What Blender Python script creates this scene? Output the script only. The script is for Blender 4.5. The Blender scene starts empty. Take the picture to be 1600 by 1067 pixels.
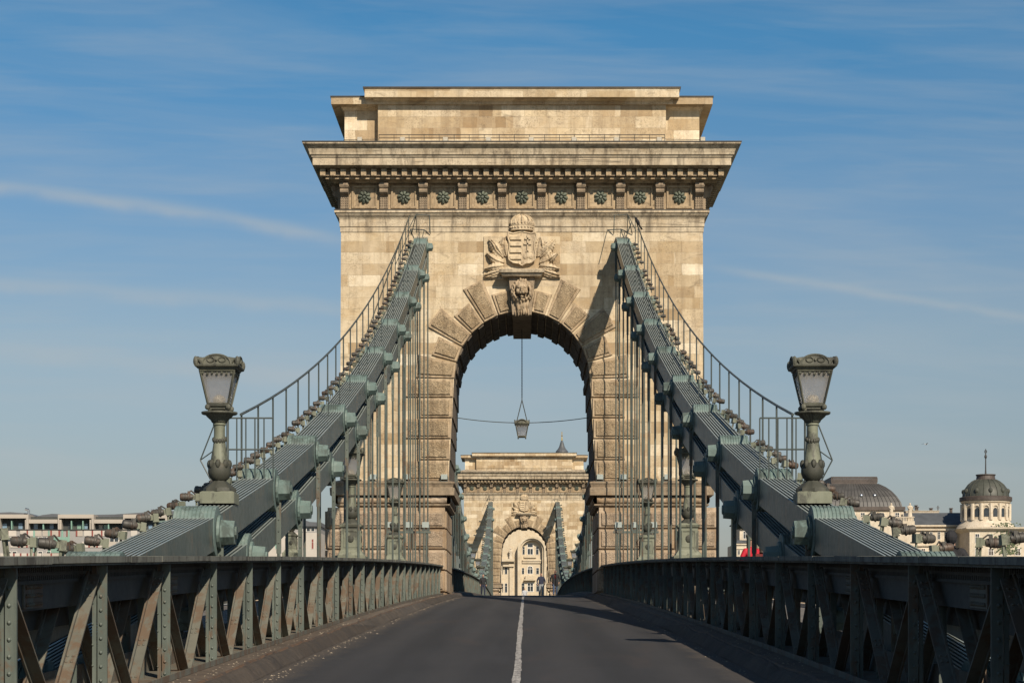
import bpy, bmesh, math, random
from mathutils import Vector, Matrix
random.seed(7)
R = math.radians
S = bpy.context.scene
COL = S.collection

# ------------------------------------------------------------------ camera
EYE, CX, F = 1.62, 0.17, 3219.0            # eye height, offset from the axis, focal length in px of a 1600 px frame
cam = bpy.data.cameras.new("camera"); camo = bpy.data.objects.new("camera", cam); COL.objects.link(camo)
camo.location = (CX, 0, EYE); camo.rotation_euler = (R(90), 0, 0)
cam.sensor_width = 36; cam.lens = 36*F/1600
cam.shift_x = (800-821)/1600; cam.shift_y = (990-533.5)/1600
cam.clip_start = 0.5; cam.clip_end = 30000
S.camera = camo
S.view_settings.view_transform = 'Standard'; S.view_settings.look = 'None'
S.view_settings.gamma = 1; S.view_settings.exposure = 0.24
S.render.engine = 'CYCLES'
S.cycles.max_bounces = 6; S.cycles.diffuse_bounces = 3

# ------------------------------------------------------------------ sun and sky
SUN = Vector((0.42, -1.0, 0.80)).normalized()
el = math.asin(SUN.z); rot = math.atan2(SUN.x, SUN.y)
W = bpy.data.worlds.new("World"); S.world = W; W.use_nodes = True
nt = W.node_tree; N = nt.nodes; L = nt.links
bg = N["Background"]; bg.inputs[1].default_value = 0.085
sky = N.new("ShaderNodeTexSky"); sky.sky_type = 'NISHITA'; sky.sun_disc = False
sky.sun_elevation = el; sky.sun_rotation = rot
sky.air_density = 1.0; sky.dust_density = 1.0; sky.ozone_density = 2.0; sky.altitude = 100
def nd(tree, t, **kw):
    n = tree.nodes.new(t)
    for k, v in kw.items():
        if k.startswith('i_'):
            key = k[2:]
            n.inputs[int(key) if key.isdigit() else key].default_value = v
        else: setattr(n, k, v)
    return n
tc = nd(nt, "ShaderNodeTexCoord")
sep = nd(nt, "ShaderNodeSeparateXYZ"); L.new(tc.outputs["Generated"], sep.inputs[0])
def ramp(tree, pts, src):
    r = tree.nodes.new("ShaderNodeValToRGB"); e = r.color_ramp.elements
    while len(e) < len(pts): e.new(0.5)
    for i, (p, c) in enumerate(pts):
        e[i].position = p; e[i].color = (*c, 1) if len(c) == 3 else c
    tree.links.new(src, r.inputs[0]); return r
tint = ramp(nt, [(0.0, (.60,.535,.57)), (.06, (.67,.625,.64)), (.14, (.80,.77,.735)), (.20, (.60,.76,.83)), (.28, (.34,.75,.91)), (.42, (.28,.55,.72)), (1.0, (.20,.36,.50))], sep.outputs[2])
mul = nd(nt, "ShaderNodeMixRGB", blend_type='MULTIPLY', i_Fac=1.0)
L.new(sky.outputs[0], mul.inputs[1]); L.new(tint.outputs[0], mul.inputs[2])
# thin cirrus, laid on the sky's own directions: azimuth stretched, altitude narrow
def math_(tree, op, a, b=None, c=None):
    n = tree.nodes.new("ShaderNodeMath"); n.operation = op
    for i, x in enumerate((a, b, c)):
        if x is None: continue
        if isinstance(x, (int, float)): n.inputs[i].default_value = x
        else: tree.links.new(x, n.inputs[i])
    return n.outputs[0]
u = math_(nt, 'DIVIDE', sep.outputs[0], math_(nt, 'MAXIMUM', math_(nt, 'ABSOLUTE', sep.outputs[1]), .02))
v = math_(nt, 'DIVIDE', sep.outputs[2], math_(nt, 'MAXIMUM', math_(nt, 'ABSOLUTE', sep.outputs[1]), .02))
def cirrus(ax, az, off, lo, hi, det=6, dist=.6):
    cmb = nd(nt, "ShaderNodeCombineXYZ")
    L.new(math_(nt, 'MULTIPLY_ADD', u, ax, off), cmb.inputs[0])
    L.new(math_(nt, 'MULTIPLY_ADD', v, az, math_(nt, 'MULTIPLY', u, 1.5)), cmb.inputs[1])
    n = nd(nt, "ShaderNodeTexNoise", i_Scale=1.0, i_Detail=det, i_Roughness=.55, i_Distortion=dist)
    L.new(cmb.outputs[0], n.inputs["Vector"])
    return ramp(nt, [(lo, (0,0,0)), (hi, (1,1,1))], n.outputs["Fac"]).outputs[0]
c1 = cirrus(3.0, 22.0, 3.1, .45, .75)
c2 = cirrus(9.0, 90.0, 11.7, .46, .78, 9, .3)
cl = math_(nt, 'ADD', math_(nt, 'MULTIPLY', c1, .27), math_(nt, 'MULTIPLY', c2, .18))
def trail(u0, v0, slope, bend, width, ua, ub, amt):
    nz = nd(nt, "ShaderNodeTexNoise", i_Scale=38.0, i_Detail=5)
    L.new(tc.outputs["Generated"], nz.inputs["Vector"])
    du = math_(nt, 'SUBTRACT', u, u0)
    line = math_(nt, 'ADD', v0, math_(nt, 'ADD', math_(nt, 'MULTIPLY', du, slope), math_(nt, 'MULTIPLY', math_(nt, 'MULTIPLY', du, du), bend)))
    d = math_(nt, 'ADD', math_(nt, 'SUBTRACT', v, line), math_(nt, 'MULTIPLY', math_(nt, 'SUBTRACT', nz.outputs["Fac"], .5), width*1.6))
    g = math_(nt, 'POWER', 2.718, math_(nt, 'MULTIPLY', math_(nt, 'MULTIPLY', d, d), -1/(width*width)))
    def sstep(a, b):
        m = nd(nt, "ShaderNodeMapRange", interpolation_type='SMOOTHSTEP'); m.inputs[1].default_value = a; m.inputs[2].default_value = b
        L.new(u, m.inputs[0]); return m.outputs[0]
    w = math_(nt, 'MULTIPLY', sstep(ua, ua+.05), sstep(ub, ub-.05))
    return math_(nt, 'MULTIPLY', math_(nt, 'MULTIPLY', g, w), math_(nt, 'MULTIPLY', amt, math_(nt, 'ADD', nz.outputs["Fac"], .3)))
T = [trail((0-821)/F, (990-292)/F, -.115, -.25, .0036, -.40, -.07, .54),
     trail((1120-821)/F, (990-420)/F, -.16, 0, .0022, .07, .40, .36),
     trail((0-821)/F, (990-445)/F, -.06, -.05, .0038, -.42, -.06, .36),
     trail((0-821)/F, (990-545)/F, -.10, .05, .0050, -.42, -.05, .36)]
for t in T: cl = math_(nt, 'ADD', cl, t)
cl = math_(nt, 'MINIMUM', cl, .8)
cm = nd(nt, "ShaderNodeMixRGB", blend_type='MIX'); cm.inputs[2].default_value = (4.4, 4.75, 4.9, 1)
L.new(cl, cm.inputs[0]); L.new(mul.outputs[0], cm.inputs[1]); L.new(cm.outputs[0], bg.inputs[0])
sl = bpy.data.lights.new("sun", 'SUN'); sl.energy = 5.0; sl.angle = R(.55); sl.color = (1.0, .87, .70)
so = bpy.data.objects.new("sun", sl); COL.objects.link(so)
so.rotation_euler = SUN.to_track_quat('Z', 'Y').to_euler(); so.location = (30, -60, 60)

# ------------------------------------------------------------------ survey helpers
def PX(x, Y): return CX + (x-821)*Y/F
def PZ(y, Y): return EYE + (990-y)*Y/F
T1, T2, TD = 100.0, 300.0, 7.3
MID = (T1+T2+TD)/2
def Zr(Y):
    if Y > MID: Y = 2*MID-Y
    if Y <= 100: return .0417*Y-.00008*Y*Y
    d = Y-100
    return 3.37+.0257*d-.0001*d*d

# ------------------------------------------------------------------ materials
def mat(name, rough=.7, metal=0.0):
    m = bpy.data.materials.new(name); m.use_nodes = True
    b = m.node_tree.nodes["Principled BSDF"]
    b.inputs["Roughness"].default_value = rough; b.inputs["Metallic"].default_value = metal
    return m, m.node_tree, b
def coords(t): return nd(t, "ShaderNodeTexCoord").outputs["Object"]
def noise(t, vec, scale, detail=4, rough=.55, dist=0):
    n = nd(t, "ShaderNodeTexNoise", i_Scale=scale, i_Detail=detail, i_Roughness=rough, i_Distortion=dist)
    t.links.new(vec, n.inputs["Vector"]); return n.outputs["Fac"]
def scaled(t, vec, s):
    m = nd(t, "ShaderNodeMapping"); m.inputs["Scale"].default_value = s
    t.links.new(vec, m.inputs[0]); return m.outputs[0]
def mix(t, fac, a, b, mode='MIX'):
    n = nd(t, "ShaderNodeMixRGB", blend_type=mode)
    for i, x in zip((0, 1, 2), (fac, a, b)):
        if isinstance(x, tuple): n.inputs[i].default_value = (*x, 1)
        elif isinstance(x, (int, float)): n.inputs[i].default_value = x
        else: t.links.new(x, n.inputs[i])
    return n.outputs[0]
def step(t, src, lo, hi):
    m = nd(t, "ShaderNodeMapRange"); m.inputs[1].default_value = lo; m.inputs[2].default_value = hi
    t.links.new(src, m.inputs[0]); return m.outputs[0]
def bump(t, b, h, strength, dist):
    n = nd(t, "ShaderNodeBump", i_Strength=strength, i_Distance=dist)
    t.links.new(h, n.inputs["Height"]); t.links.new(n.outputs[0], b.inputs["Normal"])
def simple(name, c, rough=.7, metal=0, var=.25, scale=3.0, bmp=0):
    m, t, b = mat(name, rough, metal); co = coords(t)
    n = noise(t, co, scale, 5)
    d = tuple(x*(1-var) for x in c); e = tuple(min(1, x*(1+var)) for x in c)
    t.links.new(mix(t, step(t, n, .3, .7), d, e), b.inputs["Base Color"])
    if bmp: bump(t, b, noise(t, co, scale*8, 4), bmp, .02)
    return m
def stone(name, a, b_, dirt, brick=None, rough_b=.25, dirt_amt=.5, pits=0):
    m, t, b = mat(name, .88); co = coords(t)
    big = noise(t, co, .5, 6, .65); fine = noise(t, co, 5, 6, .7)
    c = mix(t, step(t, big, .35, .65), a, b_)
    wm = noise(t, scaled(t, co, (1, 1, 1.4)), 1.15, 8, .7, .5)
    c = mix(t, math_(t, 'MULTIPLY', step(t, wm, .50, .66), .55), c, (a[0]*.92, a[1]*.83, a[2]*.70))
    h = fine
    if brick:
        sp = nd(t, "ShaderNodeSeparateXYZ"); t.links.new(co, sp.inputs[0])
        cb = nd(t, "ShaderNodeCombineXYZ")
        t.links.new(math_(t, 'ADD', sp.outputs[0], sp.outputs[1]), cb.inputs[0]); t.links.new(math_(t, 'ADD', sp.outputs[2], brick[2]), cb.inputs[1])
        wob = nd(t, "ShaderNodeTexNoise", i_Scale=2.6, i_Detail=6, i_Roughness=.7); t.links.new(co, wob.inputs["Vector"])
        wsub = nd(t, "ShaderNodeVectorMath", operation='SUBTRACT'); wsub.inputs[1].default_value = (.5, .5, .5); t.links.new(wob.outputs["Color"], wsub.inputs[0])
        wsc = nd(t, "ShaderNodeVectorMath", operation='MULTIPLY'); wsc.inputs[1].default_value = (.16, .09, 0); t.links.new(wsub.outputs[0], wsc.inputs[0])
        wad = nd(t, "ShaderNodeVectorMath", operation='ADD'); t.links.new(cb.outputs[0], wad.inputs[0]); t.links.new(wsc.outputs[0], wad.inputs[1]); cb = wad
        br = nd(t, "ShaderNodeTexBrick", offset=.43, offset_frequency=2, squash=1.35, squash_frequency=3)
        br.inputs["Color1"].default_value = (0,0,0,1); br.inputs["Color2"].default_value = (1,1,1,1); br.inputs["Mortar"].default_value = (.5,.5,.5,1)
        br.inputs["Scale"].default_value = 1; br.inputs["Mortar Size"].default_value = .008; br.inputs["Mortar Smooth"].default_value = .3
        br.inputs["Brick Width"].default_value = brick[0]; br.inputs["Row Height"].default_value = brick[1]
        t.links.new(cb.outputs[0], br.inputs["Vector"])
        val = nd(t, "ShaderNodeRGBToBW"); t.links.new(br.outputs["Color"], val.inputs[0])
        tone = ramp(t, [(0, (.68,.62,.54)), (.055, (.72,.66,.58)), (.07, (.82,.78,.71)), (.28, (.88,.85,.80)), (.30, (1,1,1)), (.60, (1.02,1.02,1.0)), (.62, (1.08,1.10,1.11)), (.88, (1.10,1.12,1.14)), (.90, (1.22,1.28,1.36)), (1, (1.25,1.32,1.42))], val.outputs[0])
        c = mix(t, 1.0, c, tone.outputs[0], 'MULTIPLY')
        b2 = nd(t, "ShaderNodeTexBrick", offset=.61, offset_frequency=2, squash=.8, squash_frequency=2)
        for q_, v_ in (("Color1", 0), ("Color2", 1), ("Mortar", .5)): b2.inputs[q_].default_value = (v_, v_, v_, 1)
        b2.inputs["Scale"].default_value = 1; b2.inputs["Mortar Size"].default_value = .006; b2.inputs["Brick Width"].default_value = brick[0]*.71; b2.inputs["Row Height"].default_value = brick[1]
        t.links.new(cb.outputs[0], b2.inputs["Vector"]); v2 = nd(t, "ShaderNodeRGBToBW"); t.links.new(b2.outputs["Color"], v2.inputs[0])
        t2 = ramp(t, [(0, (.80,.74,.66)), (.10, (.84,.79,.72)), (.12, (1,1,1)), (.72, (1,1,1)), (.74, (.93,.90,.84)), (1, (.95,.93,.90))], v2.outputs[0])
        c = mix(t, 1.0, c, t2.outputs[0], 'MULTIPLY')
        c = mix(t, math_(t, 'MULTIPLY', br.outputs["Fac"], .55), c, tuple(x*.35 for x in a))
        h = math_(t, 'SUBTRACT', fine, math_(t, 'MULTIPLY', br.outputs["Fac"], 1.2))
    c = mix(t, math_(t, 'MULTIPLY', step(t, fine, .35, .75), .30), c, dirt)
    st = noise(t, scaled(t, co, (2.2, 2.2, .22)), 1.3, 7, .68, .4)     # rain streaks
    c = mix(t, math_(t, 'MULTIPLY', step(t, st, .47, .70), dirt_amt*(.72 if brick else 1)), c, dirt)
    bl = noise(t, scaled(t, co, (.6, .6, 1.6) if name != 'limestone_trim' else (.22, .22, 4.5)), 1.7, 8, .75, .8)
    c = mix(t, math_(t, 'MULTIPLY', step(t, bl, .55, .68), dirt_amt*.9), c, tuple(x*.55 for x in dirt))
    if pits:
        vo = noise(t, co, 9, 4, .6, 1.8)
        c = mix(t, math_(t, 'MULTIPLY', step(t, vo, .46, .36), .35), c, tuple(x*.6 for x in dirt))
        h = math_(t, 'ADD', math_(t, 'MULTIPLY', step(t, vo, .3, .6), 2.5), fine)
    pk = noise(t, co, 14, 5, .75); pm = noise(t, co, .9, 5, .6)
    c = mix(t, math_(t, 'MULTIPLY', math_(t, 'MULTIPLY', step(t, pk, .52, .60), step(t, pm, .42, .60)), .55), c, tuple(x*.8 for x in dirt))
    t.links.new(c, b.inputs["Base Color"]); bump(t, b, h, rough_b, .03)
    return m
def iron(name, a, b_, rust, rust_lo=.60, rust_amt=.7, rough=.5, chalk=None, metal=0.0):
    m, t, b = mat(name, rough, metal)
    oi = nd(t, "ShaderNodeObjectInfo"); sh = nd(t, "ShaderNodeVectorMath", operation='SCALE'); sh.inputs[0].default_value = (37, 53, 29); t.links.new(oi.outputs["Random"], sh.inputs["Scale"])
    ad = nd(t, "ShaderNodeVectorMath", operation='ADD'); t.links.new(coords(t), ad.inputs[0]); t.links.new(sh.outputs[0], ad.inputs[1]); co = ad.outputs[0]
    n1 = noise(t, co, 1.3, 6, .65); n2 = noise(t, co, 7, 6, .7, .5)
    c = mix(t, step(t, n1, .35, .65), a, b_)
    if chalk:
        st = noise(t, scaled(t, co, (7, 7, .9)), 1.0, 5, .6)
        c = mix(t, math_(t, 'MULTIPLY', step(t, st, .5, .72), .55), c, chalk)
    rn = noise(t, scaled(t, co, (1, 1, .45)), 2.6, 8, .72, .6)
    c = mix(t, math_(t, 'MULTIPLY', step(t, rn, rust_lo, rust_lo+.09), rust_amt), c, rust)
    c = mix(t, math_(t, 'MULTIPLY', step(t, n2, .55, .8), .35), c, tuple(x*.5 for x in a))
    t.links.new(c, b.inputs["Base Color"])
    rr = nd(t, "ShaderNodeMapRange"); rr.inputs[3].default_value = rough-.1; rr.inputs[4].default_value = min(1, rough+.25)
    t.links.new(n2, rr.inputs[0]); t.links.new(rr.outputs[0], b.inputs["Roughness"])
    bump(t, b, n2, .25, .006)
    return m
M = {}
M['stone'] = stone('limestone', (.51,.41,.275), (.63,.53,.38), (.18,.128,.08), (1.55,.547,.13), .3, .6)
M['trim'] = stone('limestone_trim', (.46,.375,.26), (.58,.49,.355), (.075,.057,.04), None, .4, .9)
M['carved'] = stone('limestone_carved', (.56,.45,.30), (.64,.53,.37), (.17,.12,.075), None, .4, .7)
M['weathered'] = stone('limestone_weathered', (.27,.205,.14), (.36,.285,.195), (.06,.045,.032), None, .5, .75)
M['rough'] = stone('limestone_vermiculated', (.40,.30,.185), (.52,.405,.26), (.10,.068,.04), None, .7, .6, 1)
M['ashlar'] = stone('browned_ashlar', (.39,.295,.19), (.50,.39,.26), (.10,.07,.045), None, .5, .85)
M['lead'] = simple('dark_lead_flashing', (.035,.032,.028), .6, 0, .4, 2)
M['bed'] = stone('limestone_grimy', (.36,.27,.165), (.47,.365,.235), (.08,.055,.036), None, .5, .85)
M['base'] = stone('pier_stone', (.33,.245,.165), (.43,.33,.23), (.10,.072,.05), (1.9,1.02,.35), .4, .65)
M['baserough'] = stone('pier_stone_rough', (.37,.28,.195), (.45,.35,.25), (.11,.08,.055), None, .6, .55, 1)
M['soffit'] = stone('shaded_limestone', (.11,.088,.066), (.16,.13,.10), (.035,.028,.022), None, .5, .7)  # darker limestone, the shade inside the archway put into its colour
M['facade'] = stone('cream_facade', (.51,.43,.31), (.61,.53,.40), (.29,.225,.15), None, .15, .25)
M['white_facade'] = stone('pale_facade', (.55,.48,.37), (.65,.58,.47), (.22,.17,.12), None, .15, .35)
M['green'] = iron('green_painted_iron', (.056,.073,.065), (.088,.106,.09), (.10,.06,.034), .52, .85, .55, (.15,.175,.15))
M['plate'] = iron('chain_plate_paint', (.052,.07,.066), (.083,.102,.094), (.17,.125,.08), .56, .65, .36, (.14,.15,.125))
M['edge'] = iron('sky_sheen_plate_edge', (.20,.235,.225), (.27,.30,.285), (.11,.09,.065), .60, .5, .33, None)  # plate tops painted paler, the sky's sheen put into their colour
M['chaingap'] = simple('chain_gap_shade', (.018,.022,.025), .8, 0, .2)  # dark block added between the plates, painted as the shade of the gaps
M['cap'] = iron('patinated_cap_paint', (.095,.145,.135), (.135,.185,.17), (.035,.045,.038), .50, .7, .55, (.22,.265,.245))
M['rusty'] = iron('rust_streaked_paint', (.095,.095,.078), (.135,.132,.105), (.105,.068,.042), .46, .85, .7, (.125,.125,.105))
M['rail'] = iron('weathered_rail_paint', (.095,.10,.085), (.14,.14,.118), (.04,.036,.028), .50, .85, .75, (.22,.22,.18))
M['web'] = iron('girder_web_paint', (.034,.036,.034), (.052,.052,.046), (.065,.04,.025), .58, .7, .65, None)
M['dark'] = iron('dark_iron', (.035,.04,.04), (.05,.055,.05), (.06,.045,.03), .6, .5, .6)
M['lampiron'] = iron('lamp_cast_iron', (.125,.135,.095), (.17,.18,.13), (.045,.045,.035), .5, .85, .55, (.24,.25,.19))
M['lampdark'] = iron('lamp_cornice_iron', (.065,.068,.050), (.10,.10,.075), (.03,.03,.025), .5, .7, .6, (.15,.15,.11))
M['acanthus'] = iron('bronze_acanthus', (.03,.032,.025), (.055,.055,.04), (.09,.075,.045), .6, .6, .6)
M['bronze'] = iron('patinated_bronze', (.085,.10,.075), (.13,.145,.11), (.04,.045,.035), .52, .7, .55)
M['flood'] = iron('floodlight_housing', (.030,.028,.025), (.06,.055,.046), (.085,.05,.032), .50, .8, .5, (.12,.115,.10))
M['wire'] = simple('railing_steel', (.05,.062,.058), .5, 0, .2)
M['led'] = simple('pale_floodlight_paint', (.38,.43,.41), .4, 0, .1)
M['ledbeige'] = simple('cream_floodlight_paint', (.50,.46,.38), .45, 0, .1)
M['kerb'] = stone('kerb_stone', (.095,.076,.06), (.145,.115,.09), (.035,.027,.021), (40,.9,0), .7, .85)
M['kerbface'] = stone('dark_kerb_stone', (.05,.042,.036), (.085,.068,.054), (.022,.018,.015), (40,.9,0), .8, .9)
M['kerbiron'] = iron('rusted_kerb_angle', (.04,.032,.026), (.07,.05,.036), (.10,.055,.028), .45, .9, .8)
M['dust'] = simple('pale_grit', (.27,.225,.17), .9, 0, .4, 9)
M['roofslate'] = simple('slate_roof', (.075,.082,.09), .6, 0, .2, .6)
M['roofcopper'] = simple('dark_copper_roof', (.052,.050,.048), .55, 0, .3, .35)
M['domegreen'] = simple('green_brown_dome', (.055,.058,.046), .55, 0, .35, .5)
M['brownband'] = simple('rusty_brown_band', (.065,.050,.042), .6, 0, .3, 1)
M['hotel'] = simple('beige_cladding', (.38,.34,.29), .7, 0, .06, .3)
M['pinkwall'] = simple('pale_pink_cladding', (.46,.42,.37), .75, 0, .1, .3)
M['greywall'] = simple('grey_cladding', (.27,.26,.25), .75, 0, .06, .3)
M['redpanel'] = simple('dark_red_panel', (.20,.05,.04), .6, 0, .1, 1)
M['greenglass'] = simple('green_tinted_glazing', (.20,.33,.27), .15, 0, .2, .3)
M['darkroof'] = simple('zinc_roof', (.09,.095,.105), .5, 0, .15, .2)
M['metalpipe'] = simple('bright_metal', (.7,.7,.7), .25, 1, .05)
M['gold'] = simple('gilded_metal', (.75,.50,.15), .35, 1, .1)
M['whiteframe'] = simple('white_window_frame', (.75,.72,.66), .5, 0, .05)
M['skin'] = simple('skin', (.46,.26,.18), .55, 0, .08, 20)
M['hair'] = simple('dark_hair', (.04,.03,.022), .6, 0, .2, 30)
M['black'] = simple('black_cloth', (.013,.013,.016), .85, 0, .3, 12)
M['navy'] = simple('navy_cloth', (.018,.022,.045), .85, 0, .3, 12)
M['jean'] = simple('blue_denim', (.045,.07,.13), .85, 0, .25, 12)
M['greypants'] = simple('grey_washed_denim', (.27,.29,.30), .85, 0, .25, 12)
M['greytop'] = simple('light_grey_cloth', (.42,.43,.45), .85, 0, .2, 12)
M['red'] = simple('bright_red_cloth', (.42,.006,.022), .75, 0, .15, 8)
M['maroon'] = simple('maroon_cloth', (.12,.016,.014), .85, 0, .4, 14)
M['hat'] = simple('olive_knit', (.17,.17,.12), .9, 0, .2, 30)
M['shoe'] = simple('dark_shoe', (.02,.018,.016), .6, 0, .2, 10)
M['yellow'] = simple('yellow_cloth', (.65,.40,.04), .8, 0, .1, 10)
M['bark'] = simple('bark', (.07,.055,.04), .9, 0, .3, 4)
M['leaf'] = simple('leaf_green', (.06,.085,.03), .7, 0, .5, .6)
def glassy(name, c, rough, spec=.5):
    m, t, b = mat(name, rough); co = coords(t)
    t.links.new(mix(t, step(t, noise(t, co, 2.2, 4), .3, .7), tuple(x*.8 for x in c), tuple(x*1.2 for x in c)), b.inputs["Base Color"])
    return m
M['bulb'] = simple('opal_bulb', (.75,.70,.60), .4, 0, .04)
M['pane'] = glassy('window_glass', (.035,.045,.055), .08)
M['bluepane'] = glassy('blue_reflecting_glass', (.18,.27,.36), .08)
m, t, b = mat('frosted_lamp_glass', .45)
co = coords(t); b.inputs["Transmission Weight"].default_value = .8
t.links.new(mix(t, step(t, noise(t, co, 2.5, 5, .6), .3, .7), (.50,.48,.44), (.74,.71,.66)), b.inputs["Base Color"]); M['lampglass'] = m
# asphalt
m, t, b = mat('asphalt', .86); co = coords(t)
g = noise(t, co, 60, 3, .7); lane = noise(t, scaled(t, co, (1.2, .03, 1)), 1.4, 5, .6, .2); pt = noise(t, scaled(t, co, (.5, .12, 1)), 1.1, 6, .6)
cross = noise(t, scaled(t, co, (.15, 2.4, 1)), 1.0, 4, .6)
c = mix(t, step(t, lane, .35, .65), (.013,.0135,.0155), (.025,.025,.0275))
c = mix(t, math_(t, 'MULTIPLY', step(t, pt, .5, .7), .65), c, (.010,.010,.011))
c = mix(t, math_(t, 'MULTIPLY', step(t, cross, .5, .75), .25), c, (.036,.036,.038))
c = mix(t, math_(t, 'MULTIPLY', step(t, g, .45, .8), .35), c, (.055,.053,.053))
sx0 = nd(t, "ShaderNodeSeparateXYZ"); t.links.new(co, sx0.inputs[0])
ax_ = math_(t, 'ABSOLUTE', math_(t, 'ADD', sx0.outputs[0], math_(t, 'MULTIPLY', math_(t, 'SUBTRACT', noise(t, scaled(t, co, (.3, .05, 1)), 1, 3), .5), .7)))
for c0_ in (.85, 2.35):
    d_ = math_(t, 'ABSOLUTE', math_(t, 'SUBTRACT', ax_, c0_))
    c = mix(t, math_(t, 'MULTIPLY', step(t, d_, .42, .05), .40), c, (.040,.038,.039))
c = mix(t, math_(t, 'MULTIPLY', step(t, math_(t, 'ABSOLUTE', math_(t, 'SUBTRACT', ax_, 1.6)), .30, .05), .45), c, (.012,.012,.013))
br_ = noise(t, scaled(t, co, (.5, .09, 1)), 1.6, 7, .65, .5)
c = mix(t, math_(t, 'MULTIPLY', step(t, br_, .55, .70), .55), c, (.045,.032,.026))
jt = math_(t, 'ABSOLUTE', math_(t, 'SUBTRACT', math_(t, 'FRACT', math_(t, 'DIVIDE', math_(t, 'ADD', sx0.outputs[1], math_(t, 'MULTIPLY', noise(t, scaled(t, co, (1, .05, 1)), .8, 3), .5)), 10.5)), .5))
c = mix(t, math_(t, 'MULTIPLY', step(t, jt, .006, .002), .75), c, (.008,.008,.008))
cr = nd(t, "ShaderNodeTexVoronoi", feature='DISTANCE_TO_EDGE', i_Scale=.55)
dw = nd(t, "ShaderNodeMixRGB", blend_type='ADD', i_Fac=.5); nn = nd(t, "ShaderNodeTexNoise", i_Scale=1.5, i_Detail=5); t.links.new(co, nn.inputs["Vector"])
t.links.new(scaled(t, co, (1, .35, 1)), dw.inputs[1]); t.links.new(nn.outputs["Color"], dw.inputs[2]); t.links.new(dw.outputs[0], cr.inputs["Vector"])
c = mix(t, math_(t, 'MULTIPLY', step(t, cr.outputs["Distance"], .012, .004), .45), c, (.02,.02,.02))
sx = nd(t, "ShaderNodeSeparateXYZ"); t.links.new(co, sx.inputs[0])
edge = math_(t, 'ADD', math_(t, 'ABSOLUTE', sx.outputs[0]), math_(t, 'MULTIPLY', math_(t, 'SUBTRACT', noise(t, scaled(t, co, (1,.5,1)), 1.6, 6, .7), .5), 1.1))
c = mix(t, math_(t, 'MULTIPLY', step(t, edge, 2.75, 3.15), .7), c, (.07,.056,.044))
t.links.new(c, b.inputs["Base Color"]); bump(t, b, g, .5, .012); M['asphalt'] = m
# road paint, worn
m, t, b = mat('worn_road_paint', .7); co = coords(t)
w = noise(t, scaled(t, co, (6, 1.2, 1)), 3, 7, .75)
t.links.new(mix(t, step(t, w, .42, .58), (.40,.385,.36), (.15,.14,.135)), b.inputs["Base Color"]); M['paint'] = m
# water
m, t, b = mat('river_water', .08); co = coords(t)
b.inputs["Base Color"].default_value = (.03,.045,.04,1); bump(t, b, noise(t, scaled(t, co, (1,.4,1)), .6, 5), .4, .3); M['water'] = m
M['ground'] = simple('city_ground', (.12,.115,.09), .95, 0, .4, .02)
M['concrete'] = simple('footway_surface', (.13,.12,.11), .9, 0, .3, .8)

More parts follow.
